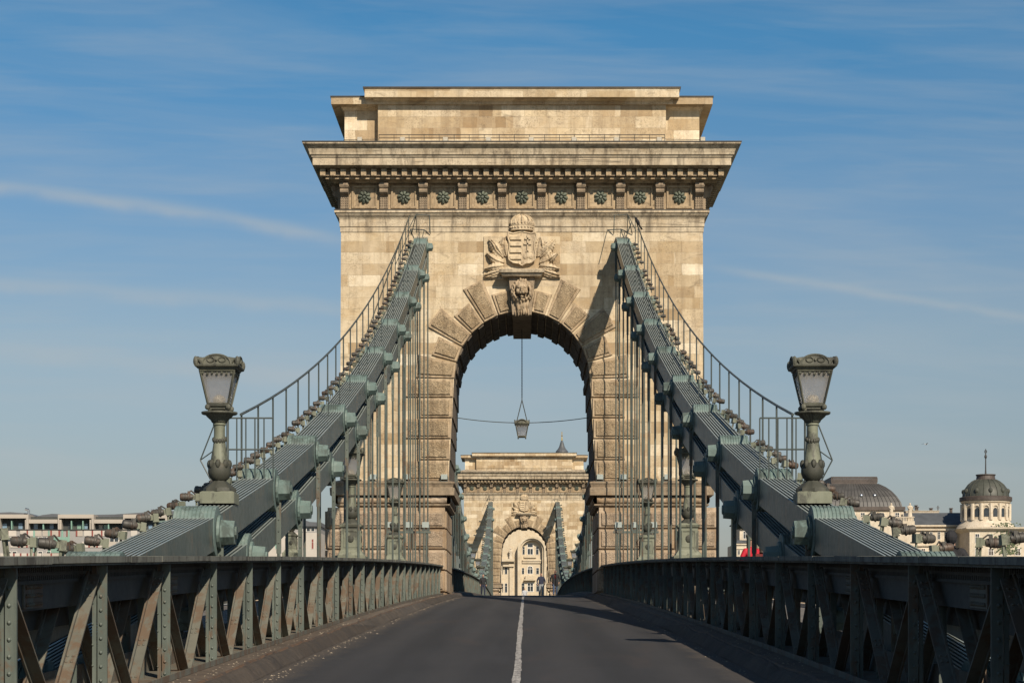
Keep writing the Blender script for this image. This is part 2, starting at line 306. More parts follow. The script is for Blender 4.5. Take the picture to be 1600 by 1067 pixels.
# ------------------------------------------------------------------ mesh builder
class MB:
    def __init__(s): s.v = []; s.f = []; s.m = []; s.cur = 0
    def mat(s, i): s.cur = i; return s
    def add(s, vs, fs):
        o = len(s.v); s.v += [tuple(p) for p in vs]
        for f in fs: s.f.append([i+o for i in f]); s.m.append(s.cur)
    def hexa(s, p):
        s.add(p, [(0,3,2,1),(4,5,6,7),(0,1,5,4),(1,2,6,5),(2,3,7,6),(3,0,4,7)])
    def box(s, x0, x1, y0, y1, z0, z1):
        s.hexa([(x0,y0,z0),(x1,y0,z0),(x1,y1,z0),(x0,y1,z0),(x0,y0,z1),(x1,y0,z1),(x1,y1,z1),(x0,y1,z1)])
    def bevbox(s, x0, x1, y0, y1, z0, z1, b, nb):       # front (-y) face chamfered by b, nb deep
        s.box(x0, x1, y0+nb, y1, z0, z1)
        a = [(x0,y0+nb,z0),(x1,y0+nb,z0),(x1,y0+nb,z1),(x0,y0+nb,z1)]; c = [(x0+b,y0,z0+b),(x1-b,y0,z0+b),(x1-b,y0,z1-b),(x0+b,y0,z1-b)]
        s.add(a+c, [(4,5,6,7),(0,1,5,4),(1,2,6,5),(2,3,7,6),(3,0,4,7)])
    def tube(s, a, b, r, n=6, r2=None):
        a = Vector(a); b = Vector(b); d = (b-a).normalized()
        u = d.orthogonal().normalized(); w = d.cross(u); r2 = r if r2 is None else r2
        vs = []
        for p, q in ((a, r), (b, r2)):
            for i in range(n):
                t = 2*math.pi*(i+.5)/n; vs.append(p+u*math.cos(t)*q+w*math.sin(t)*q)
        s.add(vs, [(i, (i+1)%n, n+(i+1)%n, n+i) for i in range(n)]+[tuple(range(n))[::-1], tuple(range(n, 2*n))])
    def path(s, pts, r, n=5):
        for a, b in zip(pts, pts[1:]): s.tube(a, b, r, n)
    def lathe(s, prof, n=16, c=(0,0,0), mod=None, sx=1, sy=1):
        vs = []
        for j, (r, z) in enumerate(prof):
            for i in range(n):
                t = 2*math.pi*i/n; q = r*(mod(t, j) if mod else 1)
                vs.append((c[0]+q*math.cos(t)*sx, c[1]+q*math.sin(t)*sy, c[2]+z))
        k = len(prof)
        fs = [(j*n+i, j*n+(i+1)%n, (j+1)*n+(i+1)%n, (j+1)*n+i) for j in range(k-1) for i in range(n)]
        s.add(vs, fs+[tuple(range(n))[::-1], tuple(range((k-1)*n, k*n))])
    def sqlathe(s, prof, c=(0,0,0)):                       # square sections
        vs = []
        for r, z in prof:
            vs += [(c[0]-r,c[1]-r,c[2]+z),(c[0]+r,c[1]-r,c[2]+z),(c[0]+r,c[1]+r,c[2]+z),(c[0]-r,c[1]+r,c[2]+z)]
        k = len(prof)
        s.add(vs, [(j*4+i, j*4+(i+1)%4, j*4+4+(i+1)%4, j*4+4+i) for j in range(k-1) for i in range(4)]+[(3,2,1,0), tuple(range(k*4-4, k*4))])
    def rings(s, prof, x0, x1, y0, y1, closed=True):        # prof: (projection, z) upward; mitred moulding round a rectangle
        vs = []
        for p, z in prof:
            vs += [(x0-p,y0-p,z),(x1+p,y0-p,z),(x1+p,y1+p,z),(x0-p,y1+p,z)]
        k = len(prof)
        fs = [(j*4+i, j*4+(i+1)%4, j*4+4+(i+1)%4, j*4+4+i) for j in range(k-1) for i in range(4)]
        if closed: fs += [(3,2,1,0), tuple(range(k*4-4, k*4))]
        s.add(vs, fs)
    def prism(s, poly, y0, y1):                             # poly in xz, extruded along y
        n = len(poly)
        s.add([(x,y0,z) for x, z in poly]+[(x,y1,z) for x, z in poly],
              [tuple(range(n)), tuple(range(n, 2*n))[::-1]]+[(i, n+i, n+(i+1)%n, (i+1)%n) for i in range(n)])
    def prismx(s, poly, x0, x1):                            # poly in yz, extruded along x
        n = len(poly)
        s.add([(x0,y,z) for y, z in poly]+[(x1,y,z) for y, z in poly],
              [tuple(range(n))[::-1], tuple(range(n, 2*n))]+[(i, (i+1)%n, n+(i+1)%n, n+i) for i in range(n)])
    def ball(s, c, r, n=8, k=5):
        if not isinstance(r, tuple): r = (r,r,r)
        vs = []; fs = []
        for j in range(1, k):
            ph = math.pi*j/k
            for i in range(n):
                t = 2*math.pi*i/n
                vs.append((c[0]+r[0]*math.sin(ph)*math.cos(t), c[1]+r[1]*math.sin(ph)*math.sin(t), c[2]+r[2]*math.cos(ph)))
        vs += [(c[0],c[1],c[2]+r[2]), (c[0],c[1],c[2]-r[2])]
        T_, B_ = len(vs)-2, len(vs)-1
        for j in range(k-2):
            for i in range(n): fs.append((j*n+i, (j+1)*n+i, (j+1)*n+(i+1)%n, j*n+(i+1)%n))
        for i in range(n): fs.append((T_, i, (i+1)%n)); fs.append((B_, (k-2)*n+(i+1)%n, (k-2)*n+i))
        s.add(vs, fs)
    def grid(s, fn, nu, nv):
        vs = [fn(i/nu, j/nv) for j in range(nv+1) for i in range(nu+1)]
        s.add(vs, [(j*(nu+1)+i, j*(nu+1)+i+1, (j+1)*(nu+1)+i+1, (j+1)*(nu+1)+i) for j in range(nv) for i in range(nu)])
    def mesh(s, name, mats, smooth=False):
        me = bpy.data.meshes.new(name); me.from_pydata(s.v, [], s.f)
        for x in (mats if isinstance(mats, (list, tuple)) else [mats]): me.materials.append(M[x] if isinstance(x, str) else x)
        me.polygons.foreach_set("material_index", s.m)
        bm = bmesh.new(); bm.from_mesh(me); bmesh.ops.recalc_face_normals(bm, faces=bm.faces); bm.to_mesh(me); bm.free()
        if smooth:
            me.polygons.foreach_set("use_smooth", [True]*len(me.polygons))
            try: me.set_sharp_from_angle(angle=R(38))
            except Exception: pass
        me.update(); return me
    def build(s, name, mats, parent=None, loc=(0,0,0), smooth=False):
        o = bpy.data.objects.new(name, s.mesh(name, mats, smooth)); COL.objects.link(o); o.location = loc
        if parent: o.parent = parent
        return o
def tag(o, label=None, cat=None, group=None, kind=None):
    if label: o['label'] = label
    if cat: o['category'] = cat
    if group: o['group'] = group
    if kind: o['kind'] = kind
    return o
def thing(name, loc, label, cat, group=None, rz=0):
    o = bpy.data.objects.new(name, None); COL.objects.link(o); o.location = loc; o.rotation_euler.z = rz
    return tag(o, label, cat, group)
KIDS = {}
def copy_tree(o, loc=None, label=None, group=None, parent=None):
    c = o.copy(); COL.objects.link(c)
    if parent: c.parent = parent
    if loc is not None: c.location = loc
    if label: c['label'] = label
    if group: c['group'] = group
    for ch in list(o.children): copy_tree(ch, parent=c)
    return c
def baked(o):                                               # replace a modified mesh by its result
    dg = bpy.context.evaluated_depsgraph_get(); dg.update()
    me = bpy.data.meshes.new_from_object(o.evaluated_get(dg), depsgraph=dg)
    o.modifiers.clear(); o.data = me; return o
def blob(name, parts, voxel, material, parent, loc, smooth_it=2):
    mb = MB()
    for c, r in parts: mb.ball(c, r, 12, 8)
    o = mb.build(name, material, parent, loc)
    m_ = o.modifiers.new("r", 'REMESH'); m_.mode = 'VOXEL'; m_.voxel_size = voxel
    if smooth_it:
        k_ = o.modifiers.new("s", 'SMOOTH'); k_.iterations = smooth_it; k_.factor = .5
    baked(o)
    for p in o.data.polygons: p.use_smooth = True
    if not o.data.materials: o.data.materials.append(M[material])
    return o
def ys(a, b, d):
    n = max(1, round((b-a)/d)); return [a+(b-a)*i/n for i in range(n+1)]

# ================================================================== SETTING
mb = MB(); mb.box(-6000, 6000, -3000, 380, -12.5, -12)
tag(mb.build('river', 'water'), kind='structure')
mb = MB(); mb.box(-6000, 6000, 380, 12000, -12.5, -4); mb.box(-6000, 6000, 380, 381, -12.5, -3.2)
tag(mb.build('ground', 'ground'), kind='structure')
def strip(name, pts, y0, y1, d, mats, kind='structure', bot=None):
    mb = MB(); Y = ys(y0, y1, d); n = len(pts)
    vs = [(x, y, Zr(y)+z) for y in Y for x, z in pts]
    mb.add(vs, [(j*n+i, j*n+i+1, (j+1)*n+i+1, (j+1)*n+i) for j in range(len(Y)-1) for i in range(n-1)])
    o = mb.build(name, mats); return tag(o, kind=kind) if kind else o
strip('road', [(-3.4,-.9),(-3.4,0),(0,.0),(3.4,0),(3.4,-.9)], -40, 460, 4, 'asphalt')
mb = MB(); Y = ys(-10, 18, 3)[:-1]+ys(18, 90, .22)[:-1]+ys(90, 420, 3); rk = random.Random(4); a_ = b_ = 0; vs = []
for y in Y:
    a_ = a_*.7+rk.gauss(0, .0045); b_ = b_*.7+rk.gauss(0, .0045)
    vs += [(.005+a_, y, Zr(y)+.006), (.105+b_, y, Zr(y)+.006)]
mb.add(vs, [(2*j, 2*j+1, 2*j+3, 2*j+2) for j in range(len(Y)-1)])
tag(mb.build('road_marking', 'paint'), kind='structure')
for sx in (-1, 1):
    prof = ((3.22,-.05),(3.24,.015),(3.345,.135),(3.40,.165),(3.44,.166),(3.455,.185),(3.475,.185),(3.48,.166),(3.62,.172),(3.92,.172),(4.25,.165),(4.25,-.8))
    mb = MB(); Y = ys(-30, 14, 4)[:-1]+ys(14, 110, .45)[:-1]+ys(110, 420, 4); n = len(prof); rk = random.Random(20+sx); vs = []; wx = wz = 0
    for y in Y:
        wx = wx*.8+rk.gauss(0, .008); wz = wz*.8+rk.gauss(0, .006)
        chip = .05*rk.random() if rk.random() < .07 else 0
        for i, (x, z) in enumerate(prof):
            jx, jz = (wx+rk.gauss(0, .004), wz+rk.gauss(0, .004)) if 1 <= i <= 7 else (0, 0)
            if i in (2, 3): jz -= chip; jx += chip*.6
            vs.append((sx*(x+jx), y, Zr(y)+z+jz))
    for i in range(n-1):
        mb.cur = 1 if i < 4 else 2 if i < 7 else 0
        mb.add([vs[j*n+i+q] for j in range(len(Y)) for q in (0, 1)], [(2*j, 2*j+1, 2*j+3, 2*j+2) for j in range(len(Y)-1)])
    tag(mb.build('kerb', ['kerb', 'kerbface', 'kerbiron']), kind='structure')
    strip('pavement', [(sx*x, z) for x, z in ((5.35,-.8),(5.35,.35),(7.85,.35),(7.85,-.8))], -30, 99, 4, 'concrete')
    strip('pavement', [(sx*x, z) for x, z in ((5.35,-.8),(5.35,.35),(7.85,.35),(7.85,-.8))], 108, 299, 4, 'concrete')
# grit swept to the road edge and the kerb ledge
mb = MB(); rnd = random.Random(3)
for i in range(1500):
    Y = rnd.uniform(18, 100) if rnd.random() < .7 else rnd.uniform(18, 45)
    side = -1 if rnd.random() < .6 else 1
    if rnd.random() < .55: x = side*(3.17-abs(rnd.gauss(0, .10))); z = Zr(Y)+.004
    else: x = side*rnd.choice((rnd.gauss(3.60,.04), rnd.uniform(3.50,3.85))); z = Zr(Y)+.174
    r = abs(rnd.gauss(0, .010))+.004
    if abs(x) > 3.2 and abs(x) < 3.48: continue
    a = rnd.uniform(0, 3); lz = r*rnd.uniform(.2,.7)
    c, s_ = math.cos(a)*r, math.sin(a)*r
    mb.add([(x+c,y_,z) for y_ in (Y+s_,)]+[(x-s_*.7,Y+c,z),(x-c,Y-s_,z),(x+s_,Y-c*.8,z),(x,Y,z+lz)], [(0,1,4),(1,2,4),(2,3,4),(3,0,4)])
tag(mb.build('grit', 'dust'), 'pale grit and litter swept along the kerbs', 'grit', kind='stuff')

# ================================================================== STONE GATE TOWERS
def zt(y, p=0): return PZ(y, T1-p)
HW, GAP = 8.78, 3.30                                        # half width of the shaft, half width of the arch at the springing
Zsp = zt(592); Rin = GAP
def vous(mb, mbr, a0, a1, r0, r1, proud=.09):
    # a wedge of the arch from angle a0 to a1 (from the vertical, +x), chamfered, with a rough inner field
    def P(r, a, y): return (r*math.sin(a), y, Zsp+r*math.cos(a))
    g = .011
    def wedge(m, b0, b1, q0, q1, yb, yf, cham):
        da = cham/((q0+q1)/2)
        back = [P(q0,b0,yb), P(q0,b1,yb), P(q1/math.cos((b1-b0)/2) if False else q1,b1,yb), P(q1,b0,yb)]
        front = [P(q0+cham,b0+da,yf), P(q0+cham,b1-da,yf), P(q1-cham,b1-da,yf), P(q1-cham,b0+da,yf)]
        m.add(back+front, [(4,5,6,7),(0,1,5,4),(1,2,6,5),(2,3,7,6),(3,0,4,7)])
    wedge(mb, a0+g, a1-g, r0, r1, .05, -proud, .03)
    rm = (r0+r1)/2; ga = .09/rm
    wedge(mbr, a0+ga+.02, a1-ga-.02, r0+.11, r1-.11, -proud+.02, -proud-.07, .035)
def make_tower():
    root = thing('stone_gate_tower', (0, T1, 0), '', 'gate tower')
    D = TD
    # ---- shaft with the arch cut through, from the impost up to the architrave
    zi, zw = zt(776), zt(345)
    jb = 3.62
    out = [(-HW-.06, zi), (-HW, zw), (HW, zw), (HW+.06, zi), (jb, zi), (GAP, Zsp)]
    out += [(Rin*math.cos(t), Zsp+Rin*math.sin(t)) for t in [math.pi*i/40 for i in range(1, 40)]]
    out += [(-GAP, Zsp), (-jb, zi)]
    mb = MB(); mb.prism(out, 0, D)
    wall = mb.build('wall', 'stone', root)
    cut = MB()
    for s in (-1, 1):
        for y0, y1 in ((-.5, 1.6), (D-1.6, D+.5)): cut.box(s*4.86-.52, s*4.86+.52, y0, y1, zt(455), zt(361))
    co_ = cut.build('cutter', 'dark')
    bo = wall.modifiers.new("b", 'BOOLEAN'); bo.operation = 'DIFFERENCE'; bo.object = co_; bo.solver = 'EXACT'
    baked(wall); bpy.data.objects.remove(co_)
    mb = MB()
    for ya, yb, p in ((363, 355.6, .035), (355, 344, .07)):
        mb.rings([(0, zt(ya)), (p, zt(ya)+.01), (p, zt(yb)), (0, zt(yb)+.01)], -HW, HW, 0, D)
    mb.build('string_course', 'trim', root)
    # ---- soffit ribs of the arch: toothed silhouette
    mb = MB()
    n = 26
    for i in range(n):
        a0 = -math.pi/2+math.pi*i/n; a1 = a0+math.pi/n; dp = .10 if i % 2 else .03
        if abs((a0+a1)/2) < .13: continue
        for y0, y1 in ((.06, 1.15), (1.22, 2.35), (2.42, 3.6), (3.67, 4.85), (4.92, 6.05), (6.12, D-.06)):
            jit = random.uniform(-.02, .02)
            def P(r, a, y): return (r*math.sin(a), y, Zsp+r*math.cos(a))
            q0 = Rin-dp-jit; e = .012
            mb.hexa([P(q0,a0+e,y0), P(q0,a1-e,y0), P(q0,a1-e,y1), P(q0,a0+e,y1), P(Rin+.05,a0,y0), P(Rin+.05,a1,y0), P(Rin+.05,a1,y1), P(Rin+.05,a0,y1)])
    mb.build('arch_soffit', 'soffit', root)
    # ---- voussoirs
    A = [7.4, 20.6, 34.2, 48, 62, 76, 90]
    for s in (-1, 1):
        for i in range(6):
            a0, a1 = sorted((s*R(A[i]), s*R(A[i+1])))
            mb, mr = MB(), MB()
            vous(mb, mr, a0, a1, Rin-.03, (4.35, 5.2, 4.5, 5.25, 4.55, 5.2)[i])
            v_ = mb.build('voussoir', 'ashlar', root); mr.build('rough_field', 'rough', v_)
    # ---- jamb blocks above and below the impost, front and inner faces
    rows = [592, 621.5, 653.5, 686, 719, 752]
    def block(x0, x1, z0, z1, wall_m, rough_m, yf=0.0, inner=False):
        mb, mr = MB(), MB(); mb.bevbox(x0, x1, yf-.10, yf+.04, z0+.03, z1-.03, .035, .05)
        mr.bevbox(x0+.12, x1-.12, yf-.17, yf-.09, z0+.13, z1-.13, .04, .05)
        o = mb.build('rusticated_block', wall_m, root); mr.build('rough_field', rough_m, o)
    for s in (-1, 1):
        for i in range(5):
            z1, z0 = zt(rows[i]), zt(rows[i+1])
            k = (z0-zi)/(Zsp-zi); xi = jb+(GAP-jb)*max(0, k)
            xo = 5.66 if i % 2 == 0 else 5.0
            x0, x1 = sorted((s*xi, s*xo)); block(x0, x1, z0, z1, 'ashlar', 'rough')
            mb = MB()                                       # returns into the opening
            for y0, y1 in ((.1, 2.3), (2.4, 4.8), (4.9, D-.1)):
                a, c = sorted((s*(xi-.06), s*(xi+.3))); mb.box(a, c, y0, y1, z0+.03, z1-.03)
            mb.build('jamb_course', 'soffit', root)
    # ---- impost, one ring round each pier
    for s in (-1, 1):
        x0, x1 = sorted((s*3.66, s*(HW+.12)))
        mb = MB()
        pr = [(.03, 792.5), (.16, 789.5), (.16, 787.5)]
        mb.rings([(p, zt(y)) for p, y in pr], x0, x1, 0, D)
        mb.rings([(.12, zt(774.5)), (.38, zt(774)), (.40, zt(763)), (.30, zt(761.5)), (.36, zt(757)), (.40, zt(755.5)), (.40, zt(753.5)), (.0, zt(750.5))], x0, x1, 0, D)
        mb.build('impost', 'weathered', root)
        mb = MB(); za, zb = zt(787.5), zt(774.5)
        def tor(y_or_x, fixed, axis):
            lo, hi = (x0-.02, x1+.02) if axis == 'x' else (-.02, D+.02)
            def fn(u_, v_):
                q = lo+(hi-lo)*u_; a = math.pi*(v_-.5)
                tw = .045*abs(math.sin((q*7.2)+(v_-.5)*5))
                r = .17+tw
                z = (za+zb)/2+(zb-za)/2*math.sin(a)
                d = .03+r*math.cos(a)
                return (q, -d, z) if axis == 'x' else ((fixed+d*y_or_x), q, z)
            mb.grid(fn, int((hi-lo)*18), 8)
        tor(0, 0, 'x'); tor(1, x1, 'y'); tor(-1, x0, 'y')
        mb.build('guilloche_band', 'base', root, smooth=True)
        # ---- pier below the impost
        b0, b1 = sorted((s*3.74, s*9.42)); zb_ = zt(793)
        mb = MB(); mb.box(b0, b1, -.12, D+.12, -13, zb_)
        mb.build('pier', 'base', root)
        cr = [797.5, 826, 858.5, 891, 925, 958]
        for i in range(5):
            z1, z0 = zt(cr[i]), zt(cr[i+1])
            edges = [3.70, 5.35, 7.4, 9.46] if i % 2 else [3.70, 6.1, 8.0, 9.46]
            for e0, e1 in zip(edges, edges[1:]):
                x0_, x1_ = sorted((s*(e0+.015), s*(e1-.015))); block(x0_, x1_, z0, z1, 'base', 'baserough', -.14)
            mb = MB()
            for y0, y1 in ((0, 2.4), (2.46, 4.9), (4.96, D)):
                a, c = sorted((s*3.66, s*3.9)); mb.box(a, c, y0, y1, z0+.04, z1-.04)
                a, c = sorted((s*9.3, s*9.56)); mb.box(a, c, y0, y1, z0+.04, z1-.04)
            mb.build('jamb_course', 'base', root)
    # ---- architrave, frieze body, bed mould, cornice
    mb = MB(); mb.rings([(.0, zt(345)), (.05, zt(344.8)), (.10, zt(341)), (.22, zt(337)), (.24, zt(334.5)), (.30, zt(334)), (.30, zt(329.5)), (.02, zt(328))], -HW, HW, 0, D)
    mb.build('architrave', 'trim', root)
    mb = MB(); mb.rings([(.02, zt(328)), (.02, zt(284))], -HW, HW, 0, D)
    mb.build('frieze', 'bed', root)
    def zp(y, p): return zt(y, p)
    mb = MB()
    mb.rings([(.02, zt(286.5)), (.30, zp(286, .30)), (.36, zp(284, .36)), (.60, zp(280.5, .6)), (.68, zp(280, .68)), (.68, zp(277, .68)), (.60, zp(276, .60)),
              (.60, zp(263.5, .6)), (.95, zp(262.5, .95)), (1.0, zp(259.5, 1.0))], -HW, HW, 0, D)
    mb.build('bed_moulding', 'bed', root)
    mb = MB(); mb.rings([(.55, zp(259.4, 1.0)), (1.25, zp(258, 1.25)), (1.25, zp(246, 1.25)), (1.30, zp(245.5, 1.3)), (1.33, zp(242, 1.33)), (1.38, zp(241.5, 1.38)),
              (1.40, zp(238, 1.4)), (1.46, zp(232, 1.46)), (1.60, zp(227, 1.6)), (1.66, zp(225, 1.66)), (1.69, zp(224.4, 1.69)), (1.69, zp(221.5, 1.69)), (1.4, zp(221, 1.69)+.02), (-.3, zp(219.5, 0))], -HW, HW, 0, D)
    mb.build('cornice', 'trim', root)
    zd0, zd1, zq = zp(274.5, .93), zp(264, .93), zp(269, .93)
    pitch = 15.95*.0308; nx = int(2*(HW+.93)/pitch); off = -nx*pitch/2
    dm = MB(); dm.box(-.125, .125, -.93, -.58, 0, zd1-zd0); dme = dm.mesh('dentil', 'bed')
    gm = MB(); bar = MB()
    for i in range(nx+1):
        x = off+i*pitch
        if abs(x) > HW+.86: continue
        o = bpy.data.objects.new('dentil', dme); COL.objects.link(o); o.parent = root; o.location = (x, 0, zd0)
    xe = HW+.75
    for y0, y1 in ((-.78, -.585), (D+.585, D+.78)): bar.box(-xe, xe, y0, y1, zd0+.02, zq)
    bar.build('dentil_bar', 'weathered', root)
    ny = int((D+1.8)/pitch)
    for i in range(ny+1):
        y = D/2-ny*pitch/2+i*pitch
        if -.5 < y < D+.5:
            for s in (-1, 1):
                o = bpy.data.objects.new('dentil', dme); COL.objects.link(o); o.parent = root; o.location = (s*HW, y, zd0); o.rotation_euler.z = s*math.pi/2
    # ---- consoles, panels, rosettes
    con = MB(); z0, z1 = zt(327.5), zt(286.8)
    H = z1-z0
    prof = [(0.05,0), (-.13,0), (-.15,.04), (-.12,.08), (-.12,H*.45), (-.17,H*.50), (-.30,H*.54), (-.40,H*.60), (-.42,H*.67), (-.37,H*.73), (-.44,H*.78), (-.50,H*.86), (-.47,H*.94), (-.40,H*.97), (-.55,H*.985), (-.55,H*1.0), (.05,H)]
    con.prismx(prof, -.2, .2)
    for q in (-.225, .225):
        con.tube((q-.03*(1 if q<0 else -1)*-1, -.36, H*.86), (q*1.0+.0, -.36, H*.86), .13, 10)
    for q in (-.15, -.05, .05, .15):                        # carved leaf on the shaft of the bracket
        for k in range(5): con.ball((q, -.125, .06+k*H*.09), (.045, .035, .06), 6, 4)
    con_me = con.mesh('console', 'weathered')
    def place(me, name, loc, rz=0):
        o = bpy.data.objects.new(name, me); COL.objects.link(o); o.parent = root; o.location = loc; o.rotation_euler.z = rz; return o
    step_ = (1091.6-538.4)/9*.03107
    xs = [(-4.5+i)*step_ for i in range(10)]
    for x in xs: place(con_me, 'console', (x, -.02, z0))
    for x in xs: place(con_me, 'console', (x, D+.02, z0), math.pi)
    for k in range(4):
        for s in (-1, 1): place(con_me, 'console', (s*(HW+.02), .45+k*(D-.9)/3, z0), s*math.pi/2)
    pan = MB(); pz0, pz1 = zt(326), zt(291); w = .62
    for a, bb, c, d in ((-w,w,pz0,pz0+.09), (-w,w,pz1-.09,pz1), (-w,-w+.09,pz0+.09,pz1-.09), (w-.09,w,pz0+.09,pz1-.09)):
        pan.box(a, bb, -.075, .01, c, d)
    pan_me = pan.mesh('frieze_panel', 'bed')
    ros = MB()
    prof = [(.005,-.17), (.055,-.165), (.075,-.10), (.085,-.07), (.12,-.17), (.17,-.18), (.23,-.13), (.29,-.10), (.325,-.05), (.33,0)]
    n = 48; vs = []
    for j, (r, y) in enumerate(prof):
        for i in range(n):
            t_ = 2*math.pi*i/n; pet = abs(math.cos(4*t_))
            k = 1 if j < 4 else .74+.26*pet**.6
            yy = y*(1 if j < 4 else .45+.55*pet**.5)
            vs.append((r*k*math.cos(t_), yy, r*k*math.sin(t_)))
    ros.add(vs, [(j*n+i, j*n+(i+1)%n, j*n+n+(i+1)%n, j*n+n+i) for j in range(len(prof)-1) for i in range(n)]+[tuple(range(n))])
    ros_me = ros.mesh('rosette', 'bronze', True)
    for a, c in zip(xs, xs[1:]):
        place(pan_me, 'frieze_panel', ((a+c)/2, -.02, 0)); o = place(ros_me, 'rosette', ((a+c)/2, -.03, zt(309))); o.rotation_euler.y = random.uniform(0, .4)
    # ---- attic
    mb = MB(); zb_ = zt(220)-.1
    mb.rings([(0, zb_), (0, zp(170, .0)), (.05, zp(169.5, .05)), (.10, zp(166.5, .1)), (.22, zp(163.5, .2)), (.25, zp(161, .25)), (.60, zp(160, .6)), (.60, zp(150, .6)), (.62, zp(149, .6)), (.62, zp(148, .6)), (0, zp(147, .3))], -8.64, 8.64, .36, D-.36)
    mb.build('attic_wing', 'stone', root)
    mb = MB()
    mb.rings([(0, zb_), (0, zp(163.5, .0)), (.05, zp(163, .05)), (.09, zp(160, .1)), (.22, zp(156.5, .2)), (.25, zp(154, .25)), (.60, zp(153, .6)), (.60, zp(140.5, .6)), (.66, zp(139.6, .6)), (.66, zp(138, .6)), (0, zp(137, .6))], -6.98, 6.98, -.12, D+.12)
    mb.build('attic_block', 'stone', root)
    mb = MB()
    mb.rings([(1.70, zp(222.2, 1.69)), (1.715, zp(222, 1.69)), (1.715, zp(220.3, 1.69)), (1.3, zp(220.0, 1.69)+.03)], -HW, HW, 0, D, False)
    mb.rings([(.635, zp(149.2, .6)), (.64, zp(149, .6)), (.64, zp(147.2, .6)), (.1, zp(146.6, .6))], -8.64, 8.64, .36, D-.36, False)
    mb.rings([(.67, zp(139.2, .6)), (.68, zp(139, .6)), (.68, zp(137.2, .6)), (.1, zp(136.6, .6))], -6.98, 6.98, -.12, D+.12, False)
    mb.rings([(.305, zt(330.6)), (.315, zt(330.4)), (.315, zt(329.1)), (.03, zt(328.6))], -HW, HW, 0, D, False)
    mb.build('lead_flashing', 'lead', root)
    # ---- chain slot hood and hoops
    mb = MB()
    for s in (-1, 1):
        pts0 = [(s*4.45,-.05,zt(366)), (s*4.45,-.75,zt(338)-.1), (s*5.1,-.75,zt(337)-.1), (s*5.35,-.05,zt(366))]
        mb.path(pts0, .022, 5); mb.path([(s*4.45,-.75,zt(338)-.1), (s*4.40,-1.6,zt(372))], .02, 5)
        mb.path([(s*5.1,-.75,zt(337)-.1), (s*5.45,-1.7,zt(372))], .02, 5); mb.path([(s*5.1,-.75,zt(337)-.1), (s*5.1,-.3,zt(366))], .02, 5)
    mb.build('access_hoop', 'wire', root)
    # ---- keystone, lion, shelf, arms
    zk0, zk1 = zt(492, .45), zt(430, .45)
    mb = MB()
    mb.hexa([(-.46,-.50,zk0), (.46,-.50,zk0), (.46,D+.4,zk0), (-.46,D+.4,zk0), (-.64,-.42,zk1), (.64,-.42,zk1), (.64,.1,zk1), (-.64,.1,zk1)])
    mb.build('keystone', 'weathered', root)
    mb = MB(); mb.rings([(-.06, zt(430.5,.8)), (.0, zt(428,.8)), (.02, zt(426,.8)), (.10, zt(425.5,.8)), (.12, zt(421,.8)), (.0, zt(420,.8)+.02)], -.98, .98, -.72, .1)
    mb.build('shelf', 'trim', root)
    P = []
    rnd = random.Random(11)
    P += [((0,-.22,.12), (.33,.34,.36)), ((0,-.42,.20), (.24,.16,.13)), ((-.13,-.47,.15), (.12,.09,.06)), ((.13,-.47,.15), (.12,.09,.06)),
          ((0,-.52,.02), (.09,.22,.17)), ((0,-.56,-.13), (.12,.15,.10)), ((-.075,-.58,-.17), (.085,.10,.085)), ((.075,-.58,-.17), (.085,.10,.085)),
          ((0,-.69,-.07), (.075,.05,.045)), ((0,-.44,-.36), (.10,.11,.07)), ((-.22,-.36,-.06), (.12,.14,.16)), ((.22,-.36,-.06), (.12,.14,.16)),
          ((-.30,-.20,.40), (.10,.09,.12)), ((.30,-.20,.40), (.10,.09,.12)), ((-.15,-.44,.055), (.05,.05,.035)), ((.15,-.44,.055), (.05,.05,.035))]
    for ring, (rr, yy, sz, n_) in enumerate(((.47,-.20,.13,17), (.56,-.06,.13,21), (.60,.08,.12,18))):
        for i in range(n_):
            t_ = 2*math.pi*(i+.5*ring)/n_
            x, z = rr*math.sin(t_), rr*1.05*math.cos(t_)-.04
            P.append(((x, yy+rnd.uniform(-.05,.05), z), (sz*rnd.uniform(.4,.65), sz*1.2, sz*rnd.uniform(.8,1.5))))
    P += [((0,.0,-.70), (.38,.22,.42)), ((0,.05,-1.0), (.30,.15,.30))]
    for i in range(46): P.append(((rnd.uniform(-.38,.38), rnd.uniform(-.17,-.05), rnd.uniform(-1.25,-.5)), (.032, .09, .20)))
    lh = blob('lion_head', P, .022, 'ashlar', root, (0, -.50, zt(453, .9)), 1); lh.scale = (.86, .95, .88)
    arms = bpy.data.objects.new('coat_of_arms', None); COL.objects.link(arms); arms.parent = root; arms.location = (0, -.06, zt(412, .2))
    k = .0309
    mb = MB(); mb.box(-1.85, 1.85, -.0, .07, -.72, 1.35)
    mb.build('backing_slab', 'stone', arms)
    sh = [(-.66,1.50), (-.45,1.44), (0,1.54), (.45,1.44), (.66,1.50), (.70,1.30), (.61,1.05), (.60,.7), (.66,.45), (.62,.18), (.42,.04), (.15,0), (0,-.10), (-.15,0), (-.42,.04), (-.62,.18), (-.66,.45), (-.60,.7), (-.61,1.05), (-.70,1.30)]
    mb = MB(); mb.prism(sh, -.20, 0)
    for a, c in zip(sh, sh[1:]+sh[:1]): mb.tube((a[0],-.20,a[1]), (c[0],-.20,c[1]), .045, 6)
    mb.box(-.03, .03, -.245, -.19, .0, 1.46)
    for zc in (.20, .52, .84, 1.14): mb.box(-.57, -.03, -.29, -.19, zc, zc+.16)
    mb.box(.24, .31, -.27, -.19, .55, 1.36); mb.box(.13, .42, -.27, -.19, 1.15, 1.23); mb.box(.09, .46, -.27, -.19, .90, .98)
